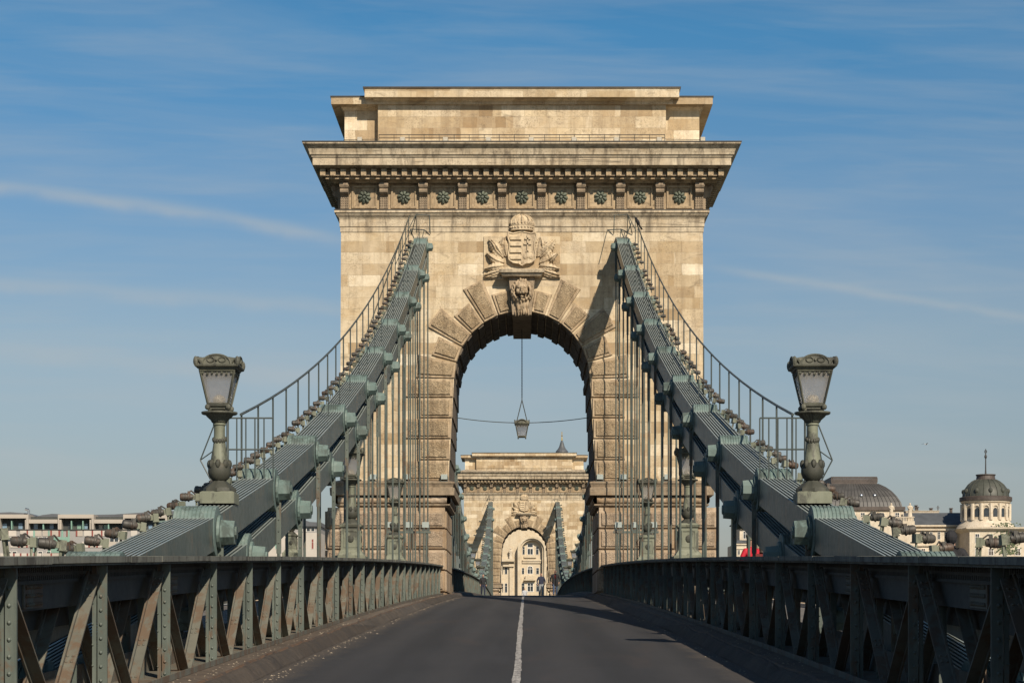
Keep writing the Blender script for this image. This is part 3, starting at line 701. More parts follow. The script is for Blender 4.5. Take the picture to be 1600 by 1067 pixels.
    for x, z, r in ((.16,.34,.13), (.30,.42,.17), (.45,.34,.13)): mb.ball((x,-.19,z), (r,.07,r*1.1), 10, 6)
    mb.box(.20, .36, -.27, -.19, .54, .60)
    mb.build('shield', 'carved', arms)
    mb = MB(); zc0 = 1.60
    mb.lathe([(.50,0), (.56,.02), (.56,.07), (.53,.08), (.55,.24), (.58,.25), (.58,.29), (.53,.30)], 24, (0,-.06,zc0), sy=.5)
    for i in range(11):
        t_ = math.pi*(1+(i+.5)/11); mb.ball((.57*math.cos(t_), -.06+.29*math.sin(t_), zc0+.16), (.05,.04,.05), 6, 4); mb.ball((.56*math.cos(t_), -.06+.28*math.sin(t_), zc0+.36), (.055,.05,.09), 6, 4)
    mb.lathe([(.52,.30), (.54,.42), (.47,.58), (.33,.70), (.12,.76), (.02,.77)], 24, (0,-.06,zc0), sy=.5)
    for t_ in (-.0, -.7, .7, -1.3, 1.3):
        pts = [(.56*math.sin(a)*math.sin(t_) if abs(t_) > .01 else 0, -.06-.30*math.sin(a)*math.cos(t_)-.02, zc0+.33+.46*math.cos(a)) for a in [math.pi/2*i/6 for i in range(7)]]
        mb.path(pts, .035, 5)
    mb.ball((0,-.06,zc0+.82), .06, 6, 4); mb.tube((0,-.06,zc0+.80), (.05,-.06,zc0+1.02), .022, 5); mb.tube((-.06,-.06,zc0+.93), (.12,-.06,zc0+.91), .022, 5)
    mb.build('crown', 'carved', arms, smooth=True)
    for s in (-1, 1):
        mb = MB()
        def leaf(bx, bz, ang, ln, wd, lobes=4, lift=.2, curl=.25):
            ca, sa = math.cos(ang), math.sin(ang)
            def fn(u_, v_):
                t_ = v_; q = 2*u_-1
                wl = wd*(math.sin(math.pi*min(1, t_**.75*.97+.03)))*(.72+.28*abs(math.sin(lobes*math.pi*t_)))
                side = q*wl; along = ln*t_-abs(q)*wl*.25*t_
                h = -.02-lift*(.35+.65*math.sin(math.pi*t_))*(1-q*q*.75)-.035*math.cos(q*9)*(1-abs(q))
                bend = curl*t_*t_*ln
                X = bx+ca*along-sa*(side+bend); Z = bz+sa*along+ca*(side+bend)
                return (s*X, h, Z)
            mb.grid(fn, 12, 18)
        leaf(.74, .35, R(78), .95, .30, 6, .18, .10); leaf(.95, .40, R(58), .95, .30, 6, .28, -.05); leaf(.90, .30, R(38), 1.0, .30, 6, .22, .18); leaf(1.25, .55, R(75), .70, .24, 5, .30, -.30)
        leaf(.85, .05, R(12), .98, .30, 6, .20, .25); leaf(.85, -.10, R(-6), 1.0, .28, 6, .28, -.05); leaf(.80, -.22, R(-24), 1.08, .22, 7, .20, .12); leaf(1.2, .15, R(20), .62, .24, 5, .32, .30)
        leaf(1.0, .75, R(95), .55, .2, 4, .24, .1); leaf(.9, -.38, R(-30), 1.0, .14, 6, .12, .25)
        mb.build('acanthus_spray', 'carved', arms)
    # ---- conduit along the foot of the attic, with brackets
    mb = MB(); zc = zp(212, .9); yc = -.55
    mb.tube((-6.9,yc,zc+.12), (6.9,yc,zc+.12), .018, 4); mb.tube((-6.9,yc,zc-.03), (6.9,yc,zc-.03), .015, 4)
    for i in range(20): mb.tube((-6.9+i*.726,yc,zc-.25), (-6.9+i*.726,yc,zc+.14), .013, 4)
    for s in (-1, 1): mb.tube((s*6.9,yc,zc-.1), (s*8.6,yc,zc-.12), .015, 4); mb.tube((s*8.6,yc,zc-.12), (s*8.6,yc+.6,zc-.2), .015, 4)
    mb.build('cable_rail', 'dark', root)
    return root
tower = make_tower()
tower['label'] = 'near tall limestone bridge tower with the large open archway framing the road'
for c in tower.children:
    pass
tower_far = copy_tree(tower, (0, T2, 0), 'distant second limestone bridge tower seen through the near archway')
# river piers the towers stand on
for Y, nm in ((T1, 'near'), (T2, 'far')):
    mb = MB(); mb.box(-10.4, 10.4, Y-1.2, Y+TD+1.2, -13, Zr(Y+TD/2)-1.0)
    mb.box(-14, -9.75, Y-1.0, Y+TD+1, -13, Zr(Y)+.1); mb.box(9.75, 14, Y-1.0, Y+TD+1, -13, Zr(Y)+.1)
    tag(mb.build('river_pier', 'base'), '%s stone river pier carrying the %s tower' % (nm, 'near' if nm == 'near' else 'distant'), 'bridge pier')

# ================================================================== FLOODLIGHTS ON THE STONE
def make_led(kind):
    root = thing('floodlight', (0,0,0), '', 'floodlight')
    mb = MB(); mb.hexa([(-.15,-.16,.14), (.15,-.16,.14), (.15,.05,.20), (-.15,.05,.20), (-.15,-.20,.36), (.15,-.20,.36), (.15,.05,.40), (-.15,.05,.40)])
    for i in range(5): mb.box(-.13+i*.06, -.11+i*.06, .05, .10, .2, .38)
    mb.build('housing', kind, root)
    mb = MB(); mb.box(-.18, -.155, -.1, .02, .06, .28); mb.box(.155, .18, -.1, .02, .06, .28); mb.box(-.18, .18, -.1, .02, .0, .06)
    mb.build('bracket', 'wire', root)
    return root
led0 = make_led('ledbeige'); led0.scale = (.72,.8,.8); first = True
for x in (562, 629, 696, 763, 830, 897, 963, 1030, 1098):
    loc = (PX(x, 98.9), 98.95, PZ(221, 98.31)+.03)
    lab = 'small cream floodlight on the near tower cornice ledge in front of the attic'
    if first: led0.location = loc; led0['label'] = lab; led0['group'] = 'cornice floodlights on the near tower'; first = False
    else: copy_tree(led0, loc, lab, 'cornice floodlights on the near tower')
led1 = make_led('led'); first = True
for x in (583, 637, 694, 937.5, 974, 1043):
    loc = (PX(x, 99.7), 99.8, PZ(753.5, 99.6)+.02); lab = 'pale green floodlight sitting on the impost ledge of the near tower'
    if first: led1.location = loc; led1['label'] = lab; led1['group'] = 'impost floodlights'; first = False
    else: copy_tree(led1, loc, lab, 'impost floodlights')

# ================================================================== STIFFENING TRUSSES ALONG THE ROAD
BAY = 3.52
def post_mesh(s):
    m = MB()
    for xa, xb, yo in ((-.047, .045, 0), (.06, .10, .02)):
        x0, x1 = sorted((s*xa, s*xb)); m.box(x0, x1, yo-.012, yo+.012, .0, 1.312)
    a, c = sorted((s*-.012, s*.012)); m.box(a, c, .013, .16, 0, 1.28)
    a, c = sorted((s*.255, s*.33)); m.box(a, c, .03, .05, 0, 1.25)
    for i in range(9): m.ball((s*.012, -.012, .07+i*.135), .019, 7, 4)
    for i in range(5): m.ball((s*.095, .006, .15+i*.2), .012, 6, 4)
    return m.mesh('post', 'green', False)
def diag_mesh(s, d):                                        # d = -1 leans to the camera, +1 away
    m = MB(); drop = .033*d*1.66
    for xa, xb, w, k in ((.015, .135, .02, 0), (.30, .42, .02, .05)):
        x0, x1 = sorted((s*xa, s*xb))
        top = (d*(.04+k), 1.22); bot = (d*1.66, .02+drop)
        dy, dz = bot[0]-top[0], bot[1]-top[1]; ln = math.hypot(dy, dz); ny, nz = -dz/ln*w/2, dy/ln*w/2
        def bar(a, c, ny, nz): m.hexa([(a,bot[0]-ny,bot[1]-nz), (c,bot[0]-ny,bot[1]-nz), (c,bot[0]+ny,bot[1]+nz), (a,bot[0]+ny,bot[1]+nz), (a,top[0]-ny,top[1]-nz), (c,top[0]-ny,top[1]-nz), (c,top[0]+ny,top[1]+nz), (a,top[0]+ny,top[1]+nz)])
        bar(x0, x1, ny, nz)
        a, c = sorted((s*(xb-.02), s*xb)); bar(a, c, ny*5.0, nz*5.0)
        if k == 0:
            for f in (.07, .12, .17, .62, .66, .93):
                for q in (.05, .10):
                    m.ball((s*q, top[0]+dy*f-ny*1.2*(1 if d<0 else -1)*1.0, top[1]+dz*f-nz*1.2*(1 if d<0 else -1)), .015, 6, 4)
    return m.mesh('diagonal_brace', 'rusty', False)
def make_truss(s, y0, y1, k0, k1, label, detail=True):
    ym = (y0+y1)/2; root = thing('stiffening_truss', (s*3.9, ym, Zr(ym)+.172), label, 'railing')
    LX, LZ = -s*3.9, -(Zr(ym)+.172)
    def build(mb, name, m_, par=None, **k):
        o = mb.build(name, m_, par or root, (LX, -ym, LZ), **k) if par is None else mb.build(name, m_, par, (0,0,0), **k); return o
    # rail: planks butted at the posts
    mb = MB(); Y = ys(y0, y1, BAY/2 if detail else BAY)
    rnd = random.Random(int(y0)+s)
    for a, b_ in zip(Y, Y[1:]):
        x0, x1 = sorted((s*(3.80+rnd.uniform(-.006,.006)), s*4.40)); e = .004; j = rnd.uniform(-.003, .003)
        za, zb = Zr(a)+.172+1.40+j, Zr(b_)+.172+1.40+j
        mb.hexa([(x0,a+e,za-.062), (x1,a+e,za-.062), (x1,b_-e,zb-.062), (x0,b_-e,zb-.062), (x0,a+e,za), (x1,a+e,za), (x1,b_-e,zb), (x0,b_-e,zb)])
        x0, x1 = sorted((s*3.83, s*4.36)); mb.hexa([(x0,a,za-.085), (x1,a,za-.085), (x1,b_,zb-.085), (x0,b_,zb-.085), (x0,a,za-.0655), (x1,a,za-.0655), (x1,b_,zb-.0655), (x0,b_,zb-.0655)])
    build(mb, 'rail', 'rail')
    # web plate of the top chord with riveted splices
    mb = MB()
    for a, b_ in zip(Y, Y[1:]):
        za, zb = Zr(a)+.172, Zr(b_)+.172; x0, x1 = sorted((s*4.125, s*4.14))
        mb.hexa([(x0,a,za+.93), (x1,a,za+.93), (x1,b_,zb+.93), (x0,b_,zb+.93), (x0,a,za+1.185), (x1,a,za+1.185), (x1,b_,zb+1.185), (x0,b_,zb+1.185)])
        x0, x1 = sorted((s*4.09, s*4.122)); mb.hexa([(x0,a,za+1.16), (x1,a,za+1.16), (x1,b_,zb+1.16), (x0,b_,zb+1.16), (x0,a,za+1.19), (x1,a,za+1.19), (x1,b_,zb+1.19), (x0,b_,zb+1.19)])
        x0, x1 = sorted((s*4.37, s*4.39)); mb.hexa([(x0,a,za+.72), (x1,a,za+.72), (x1,b_,zb+.72), (x0,b_,zb+.72), (x0,a,za+1.3), (x1,a,za+1.3), (x1,b_,zb+1.3), (x0,b_,zb+1.3)])
    web = build(mb, 'chord_web', 'web')
    if detail:
        for k in range(k0, k1):
            Yp = 16.3+BAY*k
            if k % 2 or Yp+2.2 > y1: continue
            mb = MB(); x0, x1 = sorted((s*4.108, s*4.122)); y = Yp+1.62
            za, zb = Zr(y-.35)+.172, Zr(y+.34)+.172
            mb.hexa([(x0,y-.35,za+.95), (x1,y-.35,za+.95), (x1,y+.34,zb+.95), (x0,y+.34,zb+.95), (x0,y-.35,za+1.17), (x1,y-.35,za+1.17), (x1,y+.34,zb+1.17), (x0,y+.34,zb+1.17)])
            for i in range(8):
                for z in (.985, 1.06, 1.135): yy = Yp+1.35+i*.075; mb.ball((s*4.104, yy, Zr(yy)+.172+z), (.022,.02,.02), 6, 4)
            mb.build('splice_plate', 'rusty', root, (LX, -ym, LZ))
        # perforated band under the rail
        mb = MB(); y = y0
        x0, x1 = sorted((s*4.10, s*4.115))
        while y < y1-.1:
            z = Zr(y)+.172
            if y < 60:
                mb.box(x0, x1, y, y+.038, z+1.19, z+1.315); mb.box(x0, x1, y+.0385, y+.0745, z+1.235, z+1.262)
            else: mb.box(x0, x1, y, y+.05, z+1.19, z+1.315)
            y += .075 if y < 60 else .15
        mb.build('perforated_band', 'web', root, (LX, -ym, LZ))
    # bottom chord
    mb = MB()
    for a, b_ in zip(Y, Y[1:]):
        for xa, xb, h in ((3.80, 3.815, .07), (3.816, 4.42, .012), (4.36, 4.375, .30)):
            za, zb = Zr(a)+.176, Zr(b_)+.176; x0, x1 = sorted((s*xa, s*xb))
            mb.hexa([(x0,a,za), (x1,a,za), (x1,b_,zb), (x0,b_,zb), (x0,a,za+h), (x1,a,za+h), (x1,b_,zb+h), (x0,b_,zb+h)])
    build(mb, 'bottom_chord', 'rusty')
    pm, d1, d2 = PM[s], DM[s, -1], DM[s, 1]
    for k in range(k0, k1):
        Yp = 16.3+BAY*k
        if not y0 < Yp < y1: continue
        z = Zr(Yp)+.172
        for nm, me in (('post', pm), ('diagonal_brace', d1), ('diagonal_brace', d2)):
            if nm != 'post' and not detail: continue
            o = bpy.data.objects.new(nm, me); COL.objects.link(o); o.parent = root; o.location = (0, Yp-ym, z+LZ)
    if not detail:
        mb = MB()
        for k in range(k0, k1):
            Yp = 16.3+BAY*k; z = Zr(Yp)+.172
            for me in (d1, d2):
                o_ = len(mb.v); mb.add([(v_.co.x+s*3.9, v_.co.y+Yp, v_.co.z+z) for v_ in me.vertices], [tuple(p.vertices) for p in me.polygons])
        x = mb.build('diagonal_braces', 'rusty', root, (LX, -ym, LZ)); x['kind'] = 'stuff'
    return root
PM = {s: post_mesh(s) for s in (-1, 1)}
DM = {(s, d): diag_mesh(s, d) for s in (-1, 1) for d in (-1, 1)}
make_truss(-1, 5.0, 99.7, -3, 24, 'sunlit green riveted truss railing along the left kerb before the near tower')
make_truss(1, 5.0, 99.7, -3, 24, 'shaded dark riveted truss railing along the right kerb before the near tower')
make_truss(-1, 107.6, 299.7, 26, 81, 'left truss railing curving over the bridge crest beyond the near tower', False)
make_truss(1, 107.6, 299.7, 26, 81, 'right truss railing curving over the bridge crest beyond the near tower', False)
# outer railings of the footways
for s, y0, y1, lab in ((-1, -20, 99, 'iron lattice railing on the outer edge of the left footway'), (1, -20, 99, 'iron lattice railing on the outer edge of the right footway'),
                       (-1, 108, 299, 'far iron railing of the left footway over the main span'), (1, 108, 299, 'far iron railing of the right footway over the main span')):
    ym = (y0+y1)/2; root = thing('footway_railing', (s*7.7, ym, Zr(ym)), lab, 'railing')
    mb = MB(); y = y0; st = .22
    while y < y1:
        z = Zr(y)+.35; x0, x1 = sorted((s*7.68, s*7.71)); mb.box(x0, x1, y, y+.055, z+.10, z+1.08)
        y += st
    mb.build('bars', 'green', root, (-s*7.7, -ym, -Zr(ym)))
    mb = MB(); Y = ys(y0, y1, 3)
    for a, b_ in zip(Y, Y[1:]):
        for h0, h1, w in ((.05,.13,.05), (.55,.60,.03), (1.06,1.14,.07)):
            x0, x1 = sorted((s*(7.695-w), s*(7.695+w))); za, zb = Zr(a)+.35, Zr(b_)+.35
            mb.hexa([(x0,a,za+h0), (x1,a,za+h0), (x1,b_,zb+h0), (x0,b_,zb+h0), (x0,a,za+h1), (x1,a,za+h1), (x1,b_,zb+h1), (x0,b_,zb+h1)])
    mb.build('rail', 'rail', root, (-s*7.7, -ym, -Zr(ym)))

# ================================================================== CHAINS
XC = 4.86
def cap1(Y): d = Y-60; return EYE+7.38+.2363*d+.001604*d*d           # top of the casings, side span
ZT = EYE+19.4; ZM = Zr(MID)+.172+1.40+.75; CH = (T2-(T1+TD))/2
def cap2(Y): return ZM+(ZT-ZM)*((Y-MID)/CH)**2                       # main span
RP = .41                                                              # casing radius
def link_mesh(s, a, b_, n, h=.25):
    m = MB(); w = .64; pitch = w/n; th = pitch*.46
    (ya, za), (yb, zb) = a, b_
    L_ = math.hypot(yb-ya, zb-za); c, sn = (yb-ya)/L_, (zb-za)/L_; ny, nz = -sn*h, c*h
    for i in range(n):
        x0 = -w/2+pitch*(i+.5)-th/2; x1 = x0+th
        m.hexa([(x0,ya-ny,za-nz), (x1,ya-ny,za-nz), (x1,yb-ny,zb-nz), (x0,yb-ny,zb-nz), (x0,ya+ny,za+nz), (x1,ya+ny,za+nz), (x1,yb+ny,zb+nz), (x0,yb+ny,zb+nz)])
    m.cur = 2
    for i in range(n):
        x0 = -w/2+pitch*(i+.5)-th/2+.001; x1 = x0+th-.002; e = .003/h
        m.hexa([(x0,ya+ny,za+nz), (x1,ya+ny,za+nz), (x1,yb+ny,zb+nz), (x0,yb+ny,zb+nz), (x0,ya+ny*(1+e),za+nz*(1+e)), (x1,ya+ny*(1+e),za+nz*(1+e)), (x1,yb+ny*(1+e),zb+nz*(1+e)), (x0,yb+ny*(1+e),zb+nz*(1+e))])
    m.cur = 1; q = .74; nyq, nzq = ny*q, nz*q; o0 = (.012 if s > 0 else .011)
    m.hexa([(-w/2+.03,ya-nyq,za-nzq), (w/2-.03,ya-nyq,za-nzq), (w/2-.03,yb-nyq,zb-nzq), (-w/2+.03,yb-nyq,zb-nzq), (-w/2+.03,ya+nyq,za+nzq), (w/2-.03,ya+nyq,za+nzq), (w/2-.03,yb+nyq,zb+nzq), (-w/2+.03,yb+nyq,zb+nzq)])
    return m
def casing_mesh():
    m = MB(); n = 11; w = .64; prof = []
    for i in range(n):
        x = -w/2+w*i/n; d = w/n
        prof += [(RP-.012, x), (RP, x+.006), (RP, x+d-.012), (RP-.012, x+d-.006)]
    K = 22; vs = []
    for r, x in prof:
        for i in range(K):
            t_ = 2*math.pi*i/K
            # flat-shouldered eye: longer along the chain than high
            vs.append((x, 1.05*r*math.cos(t_), r*math.sin(t_)))
    k = len(prof)
    m.add(vs, [(j*K+i, j*K+(i+1)%K, j*K+K+(i+1)%K, j*K+K+i) for j in range(k-1) for i in range(K)]+[tuple(range(K))[::-1], tuple(range(k*K-K, k*K))])
    return m.mesh('casing', 'cap', False)
def nut_mesh(s):
    m = MB(); m.tube((s*.325,0,0), (s*.37,0,0), .27, 16); m.tube((s*.36,0,0), (s*.58,0,0), .21, 8, .19); m.tube((s*.57,0,0), (s*.61,0,0), .10, 8)
    return m.mesh('pin_nut', 'cap', False)
CAS, NUT = casing_mesh(), (nut_mesh(-1), nut_mesh(1))
def hang_mesh(h):
    m = MB()
    m.box(-.045, .045, -.02, .02, -min(1.2, h), .18)
    for i in range(5): m.ball((-.0, -.022, -.12-i*.22), .017, 5, 4)
    m.lathe([(.10,-.12), (.10,.12)], 10, (0,0,0)) if False else m.tube((0,-.03,0), (0,.03,0), .13, 10)
    if h > 1.2: m.tube((0,0,-h), (0,0,-1.2), .034, 7)
    return m
def make_chain(s, pins_u, pins_l, top, label, hgroup, hlabel, ymin_h):
    ym = pins_u[len(pins_u)//2][0]; root = thing('suspension_chain', (s*XC, ym, 0), label, 'chain')
    def put(me, nm, y, z):
        o = bpy.data.objects.new(nm, me); COL.objects.link(o); o.parent = root; o.location = (0, y-ym, z); return o
    for pins, nodd in ((pins_u, 0), (pins_l, 1)):
        for i, (a, b_) in enumerate(zip(pins, pins[1:])):
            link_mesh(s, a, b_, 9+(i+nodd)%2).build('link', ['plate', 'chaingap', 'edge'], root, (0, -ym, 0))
        for y, z in pins:
            if T1-.6 < y < T1+TD+.6 or T2-.6 < y: continue
            c_ = put(CAS, 'casing', y, z)
            for nu in NUT: o = bpy.data.objects.new('pin_nut', nu); COL.objects.link(o); o.parent = c_
    for pins in (pins_u, pins_l):
        for y, z in pins:
            if y < ymin_h or T1-.8 < y < T1+TD+.8 or T2-.8 < y: continue
            h = z-(Zr(y)+.2)
            me = hang_mesh(h).mesh('suspender_rod', 'green')
            for q in (-.355, .355):
                o = bpy.data.objects.new('suspender_rod', me); COL.objects.link(o); o.location = (s*XC+q, y, z)
                tag(o, hlabel, 'suspender', hgroup)
    return root
PB = 7.45
pu = [(24.15+PB*k, cap1(24.15+PB*k)-RP) for k in range(-3, 11)]+[(T1+1.4, cap1(T1+1.4)-RP)]
pl = [(24.15+PB*(k+.5), cap1(24.15+PB*(k+.5))-RP-.80) for k in range(-3, 10)]+[(T1+1.4, cap1(T1+1.4)-RP-.80)]
nm_ = 26; PM2 = (T2-T1-TD)/nm_
qu = [(T1+TD-1.4, cap2(T1+TD-1.4)-RP)]+[(T1+TD+PM2*(k+.5), cap2(T1+TD+PM2*(k+.5))-RP) for k in range(nm_)]+[(T2+1.4, cap2(T2+1.4)-RP)]
ql = [(T1+TD-1.4, cap2(T1+TD-1.4)-RP-.8)]+[(T1+TD+PM2*k, cap2(T1+TD+PM2*k)-RP-.80) for k in range(1, nm_)]+[(T2+1.4, cap2(T2+1.4)-RP-.8)]
for s, nm in ((-1, 'left'), (1, 'right')):
    make_chain(s, pu, pl, True, '%s near suspension chain of green flat links climbing to the tower' % nm, '%s near suspender rods' % nm,
               'slim green suspender rod hanging from the %s near chain' % nm, 22)
    make_chain(s, qu, ql, True, '%s far suspension chain dipping over the main span beyond the tower' % nm, '%s far suspender rods' % nm,
               'thin suspender rod under the %s far chain beyond the near tower' % nm, 100)

# ---- round spotlights along the outer edge of every chain
def spot_root():
    root = thing('chain_spotlight', (0,0,0), '', 'spotlight')
    mb = MB(); prof = [(.035,.125), (.056,.118), (.066,.09), (.066,.045), (.072,.04), (.072,.028), (.066,.022), (.066,-.005), (.078,-.01), (.078,-.03), (.060,-.036), (.052,-.085), (.03,-.10)]
    vs = []; n = 12
    for r, x in prof:
        for i in range(n): vs.append((-x-.0, r*math.cos(2*math.pi*i/n), .205+r*math.sin(2*math.pi*i/n)))
    k = len(prof); mb.add(vs, [(j*n+i, j*n+(i+1)%n, j*n+n+(i+1)%n, j*n+n+i) for j in range(k-1) for i in range(n)]+[tuple(range(n))[::-1], tuple(range(k*n-n, k*n))])
    mb.build('housing', 'flood', root, smooth=True)
    mb = MB(); mb.box(.0, .05, -.062, -.05, .19, .30); mb.box(.0, .05, .05, .062, .19, .30); mb.path([(.02,-.05,.28), (.06,-.03,.31), (.13,.02,.25)], .012, 5); mb.build('lamp_holder', 'flood', root)
    mb = MB(); mb.box(.13, .21, -.055, .055, .15, .265); mb.tube((.15,-.03,.16), (.15,-.05,-.30), .018, 5); mb.tube((.19,.03,.16), (.20,.05,-.30), .018, 5); mb.box(.06, .14, -.035, .035, .165, .245); mb.box(.12, .22, -.075, .075, .135, .152)
    mb.build('bracket', 'lampiron', root)
    return root
sp = {-1: spot_root(), 1: None}
o = copy_tree(sp[-1]); o.rotation_euler.z = math.pi; sp[1] = o
sp_used = {-1: False, 1: False}
def put_spot(s, y, z, lab, grp):
    o = sp[s]
    if sp_used[s]: o = copy_tree(sp[s])
    sp_used[s] = True
    o.location = (s*(XC+.50), y, z); o['label'] = lab; o['group'] = grp
    o.rotation_euler.z = (math.pi if s > 0 else 0)+random.uniform(-.4, .4); o.scale = [random.uniform(.84, 1.0)]*3; o.rotation_euler.y = random.uniform(-.15, .2)
def polyz(pins, y):
    for (a, za), (b_, zb) in zip(pins, pins[1:]):
        if a <= y <= b_: return za+(zb-za)*(y-a)/(b_-a)
    return pins[-1][1]
for s, nm in ((-1, 'left'), (1, 'right')):
    y = 21.3+(.4 if s > 0 else 0); i = 0
    while y < 98.6:
        if (y-24.15) % PB > .35 and (y-24.15) % PB < PB-.3:
            z = polyz(pu, y)+.15
            put_spot(s, y, max(z, EYE+.83+.003*(y-20)), 'small round rusty spotlight on the outer edge of the %s near chain' % nm, 'spotlights of the %s near chain' % nm)
        y += 1.24; i += 1
    y = 214.0
    while y < 298.5:
        put_spot(s, y, polyz(qu, y)+.15, 'tiny spotlight on the outer edge of the %s far chain below the distant tower' % nm, 'spotlights of the %s far chain' % nm)
        y += 1.85

# ---- inspection handrails and gates on the chains
for s, nm in ((-1, 'left'), (1, 'right')):
    def ln(y): return cap1(y)
    root = thing('chain_handrail', (s*(XC+.55), 70, 0), 'thin steel handrail climbing along the outer side of the %s chain' % nm, 'handrail')
    X = s*(XC+.58); ox = (-s*(XC+.55), -70, 0)
    mb = MB(); mb.path([(X, y, ln(y)+.92) for y in ys(40.6, 99.6, 2.4)], .028, 6); mb.build('top_rail', 'wire', root, ox)
    for i in range(24):
        y = 40.7+i*2.53; mb = MB(); mb.tube((X,y,ln(y)-.42), (X,y,ln(y)+.92), .022, 5); mb.build('post', 'wire', root, ox)
    # inner light rail near the tower
    root = thing('chain_handrail', (s*(XC-.30), 85, 0), 'faint inner steel handrail on the upper part of the %s chain' % nm, 'handrail')
    X = s*(XC-.05); ox = (-s*(XC-.30), -85, 0)
    for i in range(15):
        y = 52.0+i*3.2; mb = MB(); mb.tube((X,y,ln(y)-.2), (X,y,ln(y)+.62), .014, 5); mb.build('post', 'wire', root, ox)
    mb = MB(); mb.path([(X, y, ln(y)+.62) for y in ys(52, 97, 3.2)], .012, 5); mb.build('top_rail', 'wire', root, ox)
    Y = 38.6; root = thing('access_gate', (s*XC, Y, PZ(752, Y)), 'barred steel gate across the %s chain with a spiked side fan' % nm, 'gate')
    z0, zm, z1 = 0, PZ(702, Y)-PZ(752, Y), PZ(653, Y)-PZ(752, Y)
    xa, xb = .30, -.52                                           # inner and outer offsets, mirrored by side
    mb = MB()
    for z in (z0, zm, z1): mb.tube((-s*xa,0,z), (s*.55,0,z), .016, 5)
    for i in range(6): x = -xa+.85*i/5; mb.tube((s*x,0,z0), (s*x,0,z1), .014, 5)
    mb.tube((s*.55,0,z0-.4), (s*.55,0,z1+.1), .025, 6)
    mb.build('barred_panel', 'wire', root)
    mb = MB(); f = [(.55, z1+.02), (.80, zm+.46), (1.06, zm-.20), (.86, z0+.02), (.55, z0)]
    mb.path([(s*x,0,z) for x, z in f], .014, 5)
    for t_ in (.25, .5, .75):
        mb.tube((s*(.55+.25*t_),0,z1+.02-(z1+.02-zm-.46)*t_), (s*(.66+.33*t_),0,z0+.02+.12*t_), .011, 4)
    mb.path([(s*.55,0,z0+.3), (s*.78,0,zm+.0), (s*1.06,0,zm-.20)], .011, 4)
    mb.build('side_fan', 'wire', root)

